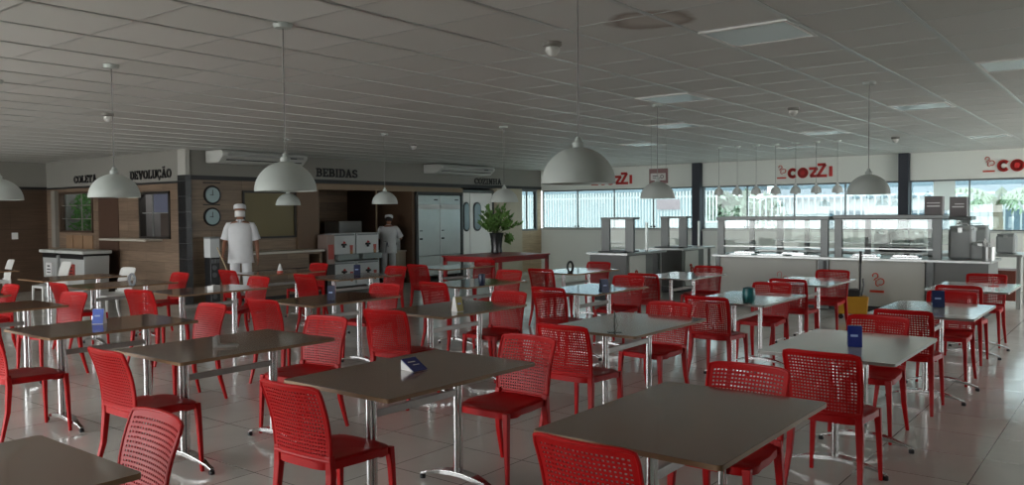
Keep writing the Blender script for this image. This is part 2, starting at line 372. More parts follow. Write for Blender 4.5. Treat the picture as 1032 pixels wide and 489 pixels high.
# left wood wall (X = XD), hatch openings, then wall_left (Y = YL)
w = MB()
def wl(y0, y1, z0, z1, dx=0, t=.12): w.box(XD + dx, XD + dx + t, y0, y1, z0, z1)
wl(YB, 14.05, 0, WZ); wl(14.05, 15.15, 0, 1.19); wl(14.05, 15.15, 2.07, WZ); wl(15.15, 15.95, 0, WZ)
wl(17.0, 18.5, .9, 1.28); wl(17.0, 18.5, 0, .9); wl(17.0, 18.5, 2.13, WZ); wl(16.7, 17.0, 0, WZ); wl(18.5, YL, 0, WZ)
struct(w.build('wall_hatch', M_WOODY))
struct(B(XD - .015, XD + .1, 15.95, 16.75, 0, WZ - .02).build('door_2', mat('dark_brown_door', (74, 52, 40), .5, noise=.12)))
struct(B(XD, XD + .12, YB, YL, 2.23, H).build('wall_hatch_header', M_HEAD))
struct(B(XD - .02, XD + .12, YB + .2, YL, WZ, 2.24).build('trim_6', MATS['black_band']))
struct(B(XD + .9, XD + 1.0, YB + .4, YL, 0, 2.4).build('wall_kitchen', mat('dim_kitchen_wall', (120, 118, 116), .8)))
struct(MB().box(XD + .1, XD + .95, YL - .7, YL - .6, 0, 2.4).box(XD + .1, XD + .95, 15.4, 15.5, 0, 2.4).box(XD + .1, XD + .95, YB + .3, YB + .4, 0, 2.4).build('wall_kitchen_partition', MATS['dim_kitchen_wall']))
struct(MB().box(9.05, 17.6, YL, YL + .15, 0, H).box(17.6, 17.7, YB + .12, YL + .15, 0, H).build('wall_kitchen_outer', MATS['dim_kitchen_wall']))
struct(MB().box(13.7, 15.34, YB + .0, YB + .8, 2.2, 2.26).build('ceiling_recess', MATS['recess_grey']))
for _k, (_y, _e) in enumerate([(17.75, 5), (14.75, 6)]):  # fill lamps with panels, added out of view to brighten leaves and hatch
    _t = tag(MB().box(XD + .35, XD + .55, _y - .3, _y + .3, 2.36, 2.4).build('kitchen_light', mat('kitchen_diffuser', (230, 230, 224), .4)), ['ceiling light behind the green window', 'ceiling light behind the return hatch'][_k], 'ceiling light')
    _l = bpy.data.lights.new('kitchen_lamp', 'AREA'); _l.shape = 'RECTANGLE'; _l.size = .18; _l.size_y = .55; _l.energy = _e
    _o = bpy.data.objects.new('kitchen_lamp', _l); COL.objects.link(_o); _o.location = (XD + .45, _y, 2.35)
# hatch frames
hf = MB()
for y0, y1, z0, z1 in ((14.05, 15.15, 1.19, 2.07),):
    hf.box(XD - .02, XD + .1, y0, y0 + .05, z0, z1).box(XD - .02, XD + .1, y1 - .05, y1, z0, z1).box(XD - .02, XD + .1, y0, y1, z1 - .05, z1).box(XD - .02, XD + .1, y0, y1, z0, z0 + .04)
hw = tag(hf.build('return_hatch', mat('dark_frame', (38, 34, 30), .5)), 'return hatch window with steel frame over the pale shelf, below the second sign', 'window')
MB().box(XD + .03, XD + .05, 14.1, 15.1, 1.66, 1.68).box(XD + .03, XD + .05, 14.72, 14.75, 1.23, 2.02).build('glazing_bar', M_STEEL, hw)
MB().box(XD + .055, XD + .06, 14.1, 14.72, 1.68, 2.02).build('upper_pane', mat('blue_grey_panel', (96, 100, 118), .3), hw)
MB().box(XD + .055, XD + .06, 14.1, 14.5, 1.23, 1.66).build('lower_pane', mat('dim_brown_panel', (66, 58, 54), .3), hw)
tag(MB().box(XD - .33, XD + .05, 14.35, 16.1, 1.15, 1.19).build('hatch_shelf', mat('pale_stone_shelf', (172, 166, 154), .4), bevel=.005), 'pale narrow shelf below the return hatch', 'shelf')
hf = MB(); y0, y1, z0, z1 = 17.0, 18.5, 1.28, 2.13
hf.box(XD - .02, XD + .08, y0, y0 + .05, z0, z1).box(XD - .02, XD + .08, y1 - .05, y1, z0, z1).box(XD - .02, XD + .08, y0, y1, z1 - .04, z1).box(XD - .02, XD + .08, y0, y1, z0, z0 + .04)
pw = tag(hf.build('green_window', mat('brown_frame', (66, 50, 38), .5)), 'dark window with leafy greenery behind it above the two bins', 'window')
MB().box(XD + .02, XD + .04, y0, y1, 1.56, 1.575).box(XD + .02, XD + .04, y0, y1, 1.84, 1.855).box(XD + .02, XD + .04, 17.55, 17.565, z0, z1).build('glazing_bar', mat('thin_grey_bar', (120, 118, 110), .5), pw)
B(XD + .05, XD + .056, y0 + .05, y1 - .05, z0, z1).build('glass', M_CLEAR, pw)
hd = MB(); random.seed(9)
for k in range(420):
    c = Vector((XD + .14 + random.random() * .3, random.uniform(17.02, 18.45), random.uniform(1.25, 2.1)))
    a = Vector((random.uniform(-1, 1), random.uniform(-1, 1), random.uniform(-1, 1))).normalized(); b_ = a.cross(Vector((random.random(), .3, .5))).normalized()
    L_, w_ = random.uniform(.05, .11), random.uniform(.02, .035)
    hd._add([c - a * L_, c + b_ * w_, c + a * L_, c - b_ * w_], [(0, 1, 2, 3)])
hl = hd.build('hedge_leaves', mat('dark_leaves', (70, 120, 54), .6, noise=.3)); hl['kind'] = 'stuff'; hl['label'] = 'dense dark green leaves behind the brown framed window'; hl['category'] = 'plant'
MB().box(XD - .02, XD - .002, 17.02, 17.42, .9, 1.22).box(XD - .02, XD - .002, 17.46, 17.86, .9, 1.22).box(XD - .02, XD - .002, 17.9, 18.2, .9, 1.22).build('trim_7', mat('tan_panel', (140, 112, 86), .5, noise=.05))
struct(bpy.data.objects['trim_7'])
struct(MB().box(XD - .08, XD - .002, 18.56, 18.74, .95, 2.17).build('trim_8', mat('pale_post', (134, 130, 122), .5)))
struct(B(-4.2, XD + .1, YL, YL + .15, 0, 2.2).build('wall_left', M_WOODD))
struct(MB().box(-4.2, XD + .1, YL, YL + .15, 2.26, H).build('wall_left_header', M_HEAD))
struct(B(-4.2, XD, YL - .02, YL + .1, 2.2, 2.26).build('trim_9', MATS['black_band']))
tag(B(7.22, 7.34, YL - .02, YL, 1.14, 1.28).build('wall_switch', M_WHITE, bevel=.004), 'small white switch plate on the dark wood wall at far left', 'switch')
# walls outside the frame, glazed
struct(MB().box(-4.2, -4, -4.2, YL + .2, 0, .1).box(-4.2, -4, -4.2, YL + .2, 2.7, H).box(-4.2, -4, -4.2, 4.2, .1, 2.7).box(-4.2, -4, 18.5, YL, .1, 2.7).build('wall_front', M_WALL))
struct(MB().box(-4.2, 11, -4.2, -4, 0, H).box(11, 17.4, -4.2, -4, 0, .3).box(11, 17.4, -4.2, -4, 2.7, H).box(17.4, XW + .2, -4.2, -4, 0, H).build('wall_side', M_WALL))

# ================================================================== LETTERING
def arc(cx, cz, rx, rz, a0, a1, n=10): return [(cx + rx * math.cos(math.radians(a0 + (a1 - a0) * k / n)), cz + rz * math.sin(math.radians(a0 + (a1 - a0) * k / n))) for k in range(n + 1)]
def glyph(ch):
    """polylines in a box 0..w x 0..1 -> (width, thick strokes, thin serifs)"""
    S = lambda x, z, l=.3: [(x - l / 2, z), (x + l / 2, z)]
    if ch == 'C': return .62, [arc(.34, .5, .29, .44, 50, 310)], [[(.55, .66), (.55, .95)], [(.55, .05), (.55, .3)]]
    if ch == 'O': return .68, [arc(.34, .5, .28, .44, 0, 360, 16)], []
    if ch == 'L': return .58, [[(.17, 0), (.17, 1)], [(.05, .06), (.55, .06)]], [S(.17, .95, .3), [(.53, .02), (.53, .3)]]
    if ch == 'E': return .62, [[(.17, 0), (.17, 1)], [(.05, .06), (.58, .06)], [(.05, .94), (.58, .94)], [(.17, .5), (.42, .5)]], [[(.56, .04), (.56, .28)], [(.56, .72), (.56, .98)], [(.42, .38), (.42, .62)]]
    if ch == 'T': return .66, [[(.33, 0), (.33, 1)], [(.04, .94), (.62, .94)]], [S(.33, .05, .34), [(.06, .7), (.06, .98)], [(.6, .7), (.6, .98)]]
    if ch in 'AÃ':
        t = [[(.38, 1), (.12, .02)], [(.34, 1), (.62, .02)], [(.2, .34), (.54, .34)]]
        th = [S(.12, .05, .26), S(.62, .05, .26)]
        if ch == 'Ã': th.append([(.2, 1.17), (.29, 1.26), (.4, 1.18), (.5, 1.27)])
        return .74, t, th
    if ch == 'D': return .68, [[(.16, 0), (.16, 1)], [(.04, .06), (.36, .06)] + arc(.36, .5, .26, .44, -90, 90)[1:] + [(.04, .94)]], []
    if ch == 'V': return .74, [[(.12, .98), (.37, 0)], [(.62, .98), (.37, 0)]], [S(.12, .95, .26), S(.62, .95, .26)]
    if ch == 'U': return .72, [[(.14, .98), (.14, .3)] + arc(.36, .3, .22, .24, 180, 360, 8) + [(.58, .98)]], [S(.14, .95, .28), S(.58, .95, .28)]
    if ch == 'Ç':
        w_, a, b_ = glyph('C'); return w_, a, b_ + [[(.34, .04), (.4, -.1), (.3, -.2)]]
    if ch == 'B': return .66, [[(.16, 0), (.16, 1)], [(.04, .06), (.36, .06)] + arc(.36, .29, .24, .23, -90, 90, 6)[1:] + [(.16, .52)], [(.04, .94), (.34, .94)] + arc(.34, .73, .21, .21, 90, -90, 6)[1:] + [(.16, .52)]], []
    if ch == 'I': return .36, [[(.18, 0), (.18, 1)]], [S(.18, .05, .32), S(.18, .95, .32)]
    if ch == 'S': return .6, [arc(.3, .73, .22, .22, 30, 270, 8) + arc(.3, .28, .23, .23, 90, -150, 8)], [[(.51, .72), (.51, .95)], [(.08, .05), (.08, .28)]]
    if ch == 'Z': return .64, [[(.06, .94), (.56, .94), (.08, .06), (.58, .06)]], [[(.08, .7), (.08, .96)], [(.57, .04), (.57, .3)]]
    if ch == 'N': return .78, [[(.16, 0), (.16, 1)], [(.16, .98), (.6, .02)], [(.6, 0), (.6, 1)]], [S(.16, .05, .28), S(.12, .95, .22), S(.62, .95, .28)]
    if ch == 'H': return .76, [[(.16, 0), (.16, 1)], [(.6, 0), (.6, 1)], [(.16, .5), (.6, .5)]], [S(.16, .05, .28), S(.16, .95, .28), S(.6, .05, .28), S(.6, .95, .28)]
    return .5, [], []
def word(txt, label, loc, rz, length, height, m=M_BLACK):
    t = thing('wall_lettering', label, 'sign', loc, rz)
    x_ = 0; tot = sum(glyph(c)[0] + .08 for c in txt); sx_ = length / tot
    for ch in txt:
        b_ = MB(); w_, th, sf = glyph(ch)
        for pl in th: b_.stroke([((x_ + p[0]) * sx_, p[1] * height) for p in pl], .17 * height)
        for pl in sf: b_.stroke([((x_ + p[0]) * sx_, p[1] * height) for p in pl], .1 * height)
        x_ += w_ + .08
        b_.build('letter', m, t)
    return t
word('COLETA', 'black slab letters spelling COLETA on the header above the green window', (XD - .002, 17.78, 2.31), -PI / 2, 1.0, .15)
word('DEVOLUÇÃO', 'black slab letters spelling DEVOLUÇÃO above the return hatch', (XD - .002, 15.46, 2.31), -PI / 2, 1.5, .16)
word('BEBIDAS', 'black slab letters spelling BEBIDAS over the drinks alcove', (10.85, YB - .002, 2.4), 0, 1.13, .17)
word('COZINHA', 'black slab letters spelling COZINHA above the swing doors', (15.86, YB - .002, 2.36), 0, 1.1, .15)

def spiral(b_, ox, oz, s):
    b_.stroke([(ox + s * p[0], oz + s * p[1]) for p in arc(.3, .78, .16, .16, 200, -80, 10) + [(.22, .5)]], .055 * s)
    b_.stroke([(ox + s * p[0], oz + s * p[1]) for p in arc(.62, .42, .2, .2, 150, -120, 10)], .055 * s)
    b_.stroke([(ox + s * p[0], oz + s * p[1]) for p in [(.36, .5)] + arc(.45, .3, .12, .16, 180, 300, 6)], .05 * s)
def logo(loc, label, W_=1.25, clip=None):
    """scroll mark, bar and the five bold letters"""
    t = thing('wall_logo', label, 'sign', loc, -PI / 2)
    b_ = MB(); spiral(b_, 0, .06, .24); b_.build('scroll_mark', M_ORANGE, t)
    MB().stroke([(0, .0), (.2, .0)], .032).build('bar', M_ORANGE, t)
    MB().stroke(arc(.355, .1, .08, .085, 45, 315, 12), .068).build('letter', M_LOGO, t)
    o_ = MB().stroke(arc(.585, .1, .09, .09, 0, 360, 20), .06).build('letter', M_LOGO, t)
    MB().prism(arc(.585, .1, .075, .075, 0, 360, 20)[:-1], -.016, -.001, 'y').build('disc', mat('bright_red_disc', (206, 24, 24), .5), o_)
    MB().stroke([(.735, .19), (.9, .19), (.76, .02), (.93, .02)], .06).build('letter', M_LOGO, t)
    MB().stroke([(.92, .27), (1.08, .27), (.92, .02), (1.11, .02)], .062).build('letter', M_LOGO, t)
    MB().stroke([(1.2, .01), (1.2, .22)], .07).build('letter', M_LOGO, t)
    return t
logo((XW - .002, 6.80, 2.37), 'red COZZI wall logo above the middle window, over the small pendants')
logo((XW - .002, 11.85, 2.35), 'red COZZI wall logo partly hidden behind the large central pendant')
logo((XW - .002, 2.64, 2.37), 'red COZZI wall logo cut by the right edge of the photo')

# ================================================================== CEILING THINGS
def lamp_proto(name, d, hh, label, cord_len, canopy=True, pw=1.0):
    t = thing(name, label, 'lamp'); r = d / 2; pr = []; pi_ = []
    for k in range(13):
        a = PI / 2 * k / 12; pr.append((max(.03, r * math.cos(a) ** pw) if k else r, hh * math.sin(a)))
    pr[-1] = (.028, hh)
    MB().lathe(pr + [(.028, hh), (.02, hh - .004)] + [(max(.02, q[0] - .006), max(0, q[1] - .006)) for q in pr[::-1][1:]] + [(r, 0)], n=40).build('shade', M_LAMP, t, smooth=True)
    MB().lathe([(.03, hh - .002), (.03, hh + .022), (.018, hh + .032), (.014, hh + .05), (.003, hh + .055)], n=16).build('cap', M_LAMP, t, smooth=True)
    MB().lathe([(.028, hh - .02), (.03, hh - .06), (.045, hh - .1), (.03, hh - .135), (.004, hh - .145)], n=16).build('bulb', M_LAMPI, t, smooth=True)
    MB().tube([(0, 0, hh + .05), (0, 0, cord_len)], .0035, 6).build('cord', mat('grey_cord', (120, 120, 118), .6), t)
    if canopy: MB().lathe([(.0, cord_len - .03), (.05, cord_len - .028), (.06, cord_len - .01), (.06, cord_len)], n=20).build('canopy', M_LAMP, t, smooth=True)
    return t
RIM = 1.765
lamps = [(3.51, 2.30, 'largest grey dome pendant, hanging nearest the camera at top centre'), (3.17, 4.25, 'grey dome pendant in front of the service window, left of BEBIDAS'),
         (3.17, 6.42, 'grey dome pendant hanging between the COLETA and DEVOLUÇÃO lettering'), (2.88, 7.87, 'grey dome pendant cut by the left edge of the photo'),
         (8.15, 4.30, 'dark grey dome pendant with a hanging notice behind its cord'), (8.03, 2.06, 'dark grey dome pendant in front of the right navy column, over the buffet'),
         (8.41, 8.92, 'small looking grey dome pendant hanging before the drinks alcove'), (7.97, 10.63, 'small looking dome pendant directly under the larger one by the service window'),
         (8.79, 6.97, 'grey dome pendant hanging in front of the potted plant')]
L0 = lamp_proto('pendant_lamp', .378, .185, lamps[0][2], H - RIM)
L0.location = (lamps[0][0], lamps[0][1], RIM); L0['group'] = 'grey dome pendants over the dining tables'
for x, y, lb in lamps[1:]: dup(L0, (x, y, RIM), 0, lb)
S0 = None
for k in range(7):
    lb = ['leftmost', 'second from left', 'third from left', 'middle', 'third from right', 'second from right', 'rightmost'][k] + ' of the seven small white pendants over the buffet'
    p = (14.32, 6.29 - (6.29 - 4.17) * k / 6, 1.92)
    if k == 0:
        _ml, M_LAMP = M_LAMP, mat('white_pendant_enamel', (214, 220, 216), .5)
        S0 = lamp_proto('small_pendant', .175, .12, lb, H - 1.92, pw=.62); S0.location = p; S0['group'] = 'small white pendants in a row over the buffet'; M_LAMP = _ml
    else: dup(S0, p, 0, lb)
# smoke detectors
sd = thing('smoke_detector', 'white smoke detector with bulging base on the ceiling at top centre', 'smoke detector', (4.7, 3.29, H), 0, 'ceiling smoke detectors')
MB().lathe([(.0, 0), (.065, 0), (.065, -.025), (.05, -.035), (.0, -.035)], n=20).build('base', mat('detector_grey', (120, 118, 112), .5), sd, smooth=True)
MB().lathe([(.045, -.035), (.05, -.06), (.035, -.08), (.02, -.095), (0, -.096)], n=20).build('sensor_head', M_WPL, sd, smooth=True)
for x, y, lb in [(4.63, 9.48, 'smoke detector on the left ceiling above the dome pendant by COLETA'), (9.43, 3.24, 'smoke detector between the two dark right pendants'),
                 (14.37, 3.28, 'smoke detector near the window wall at right, above the logo'), (10.0, 9.88, 'smoke detector on the dim ceiling before the drinks alcove')]:
    dup(sd, (x, y, H), 0, lb)
# recessed lights
cx_ = lambda v: 2.567 + .619 * math.floor((v - 2.567) / .619); cy_ = lambda v: 1.765 + .619 * math.floor((v - 1.765) / .619)
P0 = None
for x, y, lb in [(5.3, 2.07, 'unlit pale ceiling light panel nearest, at top right of centre'), (7.73, 3.92, 'unlit ceiling light panel above the pendant with the notice'), (7.71, 1.0, 'unlit ceiling light panel at the right edge of the photo'),
                 (10.26, 2.12, 'unlit ceiling light panel right of the right dark pendant cord'), (15.24, 5.21, 'unlit thin looking ceiling light panel above the middle logo'), (12.74, 4.05, 'unlit ceiling light panel beyond the middle smoke detector'),
                 (14.99, 2.08, 'unlit thin looking ceiling light panel above the right logo'), (10.24, 5.12, 'unlit ceiling light panel beyond the central pendant with the notice'), (12.7, 6.9, 'unlit far ceiling light panel above the first hidden logo')]:
    p = (cx_(x) + .3095, cy_(y) + .3095, H)
    if P0 is None:
        P0 = thing('ceiling_light', lb, 'ceiling light', p, 0, 'recessed ceiling light panels')
        f = MB()
        for a in ((-.296, .296, -.296, -.27), (-.296, .296, .27, .296), (-.296, -.27, -.27, .27), (.27, .296, -.27, .27)): f.box(a[0], a[1], a[2], a[3], -.012, 0)
        f.build('frame', M_WHITE, P0)
        MB().box(-.27, .27, -.27, .27, -.008, 0).build('diffuser', mat('opal_diffuser', (206, 220, 222), .25, spec=.8), P0)
    else: dup(P0, p, 0, lb)
# hanging notice
hs = thing('hanging_notice', 'small dark red framed notice hanging from the ceiling behind a pendant', 'sign', (9.45, 4.97, 0), -PI / 2 + .12)
MB().box(-.125, .125, -.012, .012, 1.98, 2.17).build('panel', mat('dark_red_panel', (92, 50, 48), .5), hs, bevel=.003)
MB().box(-.1, .1, -.02, -.0125, 2.02, 2.11).build('white_field', mat('grey_white_field', (170, 170, 166), .5), hs)
MB().stroke([(-.07, 2.075), (.0, 2.075)], .012, .02, .023).stroke([(-.07, 2.05), (.03, 2.05)], .008, .02, .023).stroke(arc(.055, 2.065, .02, .02, 0, 360, 10), .01, .02, .023).build('print_marks', mat('dark_print', (60, 50, 50), .5), hs)
MB().tube([(-.1, 0, 2.165), (-.1, 0, H)], .002, 5).tube([(.1, 0, 2.165), (.1, 0, H)], .002, 5).build('hanging_wire', mat('grey_cord', (120, 120, 118), .6), hs)

# air conditioners
def aircon(x0, x1, z0, z1, label):
    t = thing('air_conditioner', label, 'air conditioner', ((x0 + x1) / 2, YB - .0, (z0 + z1) / 2), 0, 'long ceiling air conditioners')
    L_, hh = (x1 - x0) / 2, (z1 - z0) / 2
    prof = [(-.01, -hh * .9), (-.01, hh), (-.5, hh), (-.58, hh * .5), (-.56, -.0), (-.42, -hh), (-.1, -hh)]
    MB().prism(prof, -L_, L_, 'x').build('housing', mat('aircon_white', (190, 192, 188), .4), t, bevel=.018)
    MB().prism([(-.585, hh * .42), (-.59, hh * .3), (-.575, 0), (-.565, .01)], -L_ + .1, L_ - .1, 'x').build('front_strip', mat('aircon_grey', (150, 152, 150), .4), t)
    MB().box(-L_ + .12, L_ - .12, -.54, -.47, -hh * .62, -hh * .5).build('air_outlet', M_BLACK, t)
    MB().box(L_ * .55, L_ * .7, -.6, -.585, .0, .02).build('display', M_BLACK, t)
    return t
aircon(8.35, 10.2, 2.56, 2.79, 'long white air conditioner under the ceiling left of BEBIDAS')
aircon(14.0, 16.0, 2.56, 2.77, 'long white air conditioner under the ceiling left of COZINHA')

# ================================================================== CHAIRS
def chair_back_mesh(solid=False, w0=.40, w1=.43):
    """slightly concave perforated back: 20 x 18 grid of little openings"""
    NC, NR = 20, 17; th = .003
    us = [-1] + [-1 + .11 + (2 - .22) * k / NC for k in range(NC + 1)] + [1]
    vs_ = [0.0, .05] + [.05 + (.93 - .05) * k / NR for k in range(1, NR + 1)] + [1.0]
    def P(u, v, s):
        wd = w0 + (w1 - w0) * v ** .8 - (.012 * max(0, (v - .9) / .1) ** 2)
        z = .46 + v * .362 - (.012 * abs(u) ** 8 * v)
        x = -.195 - .075 * v - .035 * (1 - u * u) * (.35 + .65 * v) + .02 * math.sin(v * PI)
        return (x + s * th, u * wd / 2, z)
    b_ = MB()
    def quad(p, flip): b_._add(p if not flip else p[::-1], [(0, 1, 2, 3)])
    nu, nv = len(us) - 1, len(vs_) - 1
    for i in range(nu):
        for j in range(nv):
            u0, u1, v0, v1 = us[i], us[i + 1], vs_[j], vs_[j + 1]
            hole = (not solid) and 0 < i < nu - 1 and 0 < j < nv - 1
            for s in (-1, 1):
                O = [(u0, v0), (u1, v0), (u1, v1), (u0, v1)]
                if not hole: quad([P(*q, s) for q in O], s > 0); continue
                a, c_ = (u1 - u0) * .19, (v1 - v0) * .28
                I = [(u0 + a, v0 + c_), (u1 - a, v0 + c_), (u1 - a, v1 - c_), (u0 + a, v1 - c_)]
                for k in range(4): quad([P(*O[k], s), P(*O[(k + 1) % 4], s), P(*I[(k + 1) % 4], s), P(*I[k], s)], s > 0)
                if s > 0:
                    for k in range(4): b_._add([P(*I[k], -1), P(*I[(k + 1) % 4], -1), P(*I[(k + 1) % 4], 1), P(*I[k], 1)], [(0, 1, 2, 3)])
    # rim tube
    rim = [P(-1, v, 0) for v in vs_] + [P(u, 1, 0) for u in us[1:]] + [P(1, v, 0) for v in vs_[::-1][1:]]
    b_.tube(rim, .0085, 8)
    b_.tube([P(u, 0, 0) for u in us], .0105, 8)
    return b_
def seat_mesh():
    b_ = MB(); n = 12
    def outline(t):   # rounded trapezoid plan
        a = 2 * PI * t; c_, s_ = math.cos(a), math.sin(a); e = .42
        x = (abs(c_) ** e) * (1 if c_ > 0 else -1) * .222 + .005; w = .215 - .012 * (x < 0)
        return x, (abs(s_) ** e) * (1 if s_ > 0 else -1) * w
    N = 48; rings = []
    for r_, z in ((0, .444), (.4, .446), (.75, .452), (.93, .46), (1.0, .452), (1.0, .415), (.95, .412), (.0, .43)):
        rings.append([(outline(k / N)[0] * r_, outline(k / N)[1] * r_, z - .01 * (outline(k / N)[0] * r_ > .12) * (r_ > .7)) for k in range(N)])
    vs = [p for r_ in rings for p in r_]; fs = []
    for i in range(len(rings) - 1):
        for k in range(N): fs.append((i * N + k, i * N + (k + 1) % N, (i + 1) * N + (k + 1) % N, (i + 1) * N + k))
    return b_._add(vs, fs)
def make_chair(name, m, label, solid=False):
    t = thing(name, label, 'chair')
    seat_mesh().build('seat', m, t, smooth=True)
    (chair_back_mesh() if not solid else chair_back_mesh(True, .36, .36)).build('backrest', m, t, smooth=True)
    for sy in (-1, 1):
        MB().tube([(.205, sy * .185, .438), (.212, sy * .192, .33), (.222, sy * .205, .0)], 0, rect=[(.034, .042), (.03, .034), (.02, .022)], up=(0, 1, 0)).build('leg', m, t, bevel=.004)
        MB().tube([(-.19, sy * .188, .485), (-.185, sy * .19, .4), (-.2, sy * .198, .22), (-.255, sy * .212, .0)], 0, rect=[(.03, .036), (.036, .042), (.03, .034), (.02, .024)], up=(0, 1, 0)).build('leg', m, t, bevel=.004)
    return t

# ================================================================== TABLES
def make_table(white, label):
    t = thing('dining_table', label, 'table'); L_, w_ = .585, .4
    def rr(l, w, r, n=4):
        p = []
        for cx, cy, a0 in ((l - r, w - r, 0), (-l + r, w - r, 90), (-l + r, -w + r, 180), (l - r, -w + r, 270)):
            p += arc(cx, cy, r, r, a0, a0 + 90, n)
        return p
    tp = MB().prism(rr(L_, w_, .02), .731, .75).build('tabletop', M_WTOP if white else M_BROWN, t)
    e = MB(); o_, i_ = rr(L_ + .0015, w_ + .0015, .02), rr(L_ - .003, w_ - .003, .018); n = len(o_)
    e._add([(p[0], p[1], z) for p, z in [(q, .7302) for q in o_] + [(q, .7488) for q in o_] + [(q, .7488) for q in i_] + [(q, .7302) for q in i_]],
           [(a * n + k, a * n + (k + 1) % n, ((a + 1) % 4) * n + (k + 1) % n, ((a + 1) % 4) * n + k) for a in range(4) for k in range(n)])
    e.build('edge_band', M_WEDGE if white else M_EDGE, tp)
    for xx in (-.33, .35):
        lg = MB().tube([(xx - .017, 0, .085), (xx - .017, 0, .727)], .0165, 12).tube([(xx + .017, 0, .085), (xx + .017, 0, .727)], .0165, 12).build('leg', M_CHROME, t, smooth=True)
        MB().box(xx - .05, xx + .05, -.18, .18, .715, .727).build('bracket', M_BLACK, lg)
        pts = [(xx, yy, .03 + .055 * (1 - (yy / .3) ** 2)) for yy in [-.3, -.25, -.19, -.12, -.05, 0, .05, .12, .19, .25, .3]]
        fo = MB().tube(pts, 0, rect=[(.03, .014)] * 2 + [(.05, .02)] + [(.07, .028)] * 5 + [(.05, .02)] + [(.03, .014)] * 2, up=(0, 0, 1)).build('foot', M_CHROME, t, bevel=.003)
        for sy in (-1, 1): MB().lathe([(.0, 0), (.018, 0), (.018, .022), (.008, .028), (.0, .028)], (xx, sy * .295, 0), 10).build('foot_pad', M_BLACK, fo)
    MB().box(-.31, .33, -.012, .012, .55, .59).build('stretcher', mat('grey_stretcher', (146, 144, 140), .4, metal=.4), t, bevel=.003)
    return t

# key: (centre x, centre y, white?, phrase naming the table)
TB = {
 'T1': (3.20, 1.54, 0, 'the bare table closest to the camera'),
 'T2': (3.23, 3.20, 0, 'the table with the blue wedge card'),
 'T3': (0.81, 3.08, 0, 'the table in the bottom left corner'),
 'T4': (3.17, 4.90, 0, 'the table with the toppled grey holder'),
 'T5': (3.15, 6.60, 0, 'the table with the pale blue card'),
 'T6': (3.07, 8.76, 0, 'the left table behind the pale blue card'),
 'T7': (5.18, 10.42, 0, 'the table with the dark loop holder'),
 'T8': (5.38, 8.72, 0, 'the table with the small white box'),
 'T9': (3.18, 10.42, 0, 'the table cut by the left edge'),
 'TW': (5.38, 12.15, 0, 'the table between two white chairs'),
 'TX': (4.98, 14.85, 0, 'the farthest left table'),
 'T10': (7.6, 10.42, 0, 'the table with the white cone'),
 'T11': (7.70, 8.85, 0, 'the table before the drink dispensers'),
 'T12': (5.54, 6.66, 0, 'the table with the upright navy card'),
 'T13': (5.62, 5.05, 0, 'the table with the yellowish tent card'),
 'T14': (7.80, 6.68, 0, 'the table with the dark blue cup'),
 'T15': (9.95, 8.95, 0, 'the bare table before the fridge'),
 'T16': (5.60, 3.22, 0, 'the table with the clear holder'),
 'T17': (7.92, 5.00, 0, 'the table with the slanted blue card'),
 'T18': (10.22, 6.75, 0, 'the table with the thin dark ring'),
 'T19': (10.22, 5.02, 1, 'the bare table before the serving stations'),
 'T20': (7.92, 3.18, 1, 'the table with the teal cup'),
 'T21': (10.20, 3.30, 1, 'the table before the yellow mop bucket'),
 'T22': (5.53, 1.52, 1, 'the pale table with the nearer blue box'),
 'T23': (7.90, 1.48, 1, 'the pale table with the farther blue box'),
 'T24': (10.42, 1.54, 1, 'the table with the red wire, right edge'),
}
ROLE = {'T1': 'brown laminate table, bare, closest to the camera at bottom centre', 'T2': 'brown laminate table holding a blue wedge card, left of centre foreground', 'T3': 'brown laminate table cut by the bottom left corner of the photo',
 'T4': 'dark brown table with a toppled grey card holder lying on it', 'T5': 'dark brown table with a pale blue card holder standing on it', 'T6': 'dark brown table at the left edge, behind the one with the pale blue card',
 'T7': 'dark brown table with a dark ring on it, in front of the return hatch', 'T8': 'dark brown table carrying the small white box near the walking worker', 'T9': 'tip of a brown table at the left edge below the white chair',
 'TW': 'dark brown table between two white chairs in front of the bins', 'TX': 'farthest dark table at the left edge, by the wood wall', 'T10': 'dark brown table carrying a small white cone before the serving counter',
 'T11': 'brown table with a small dark card, directly before the drink dispensers', 'T12': 'dark brown table with an upright navy card at its left end', 'T13': 'grey brown table carrying a yellowish tent card, left of centre',
 'T14': 'greyish table with a dark cup, in front of the red bar table', 'T15': 'bare table farthest back, in front of the steel fridge', 'T16': 'glossy brown table with a clear upright holder at its near edge, centre',
 'T17': 'glossy pale looking table with a slanted dark blue card at centre', 'T18': 'far glossy table with a thin dark ring near the window corner', 'T19': 'bare pale glossy table in front of the two serving stations',
 'T20': 'pale table with the teal cup, right of centre', 'T21': 'bare pale table in front of the yellow mop bucket', 'T22': 'pale table with a blue box on it, nearest of those at right',
 'T23': 'pale table with a blue box, second from the camera at right', 'T24': 'pale table at the right edge carrying a red wire stand'}
protoT = {}
for k, (x, y, wh, ph) in TB.items():
    if wh not in protoT:
        protoT[wh] = make_table(wh, ROLE[k]); protoT[wh].location = (x, y, 0); protoT[wh]['group'] = 'dining tables'
    else: dup(protoT[wh], (x, y, 0), 0, ROLE[k])

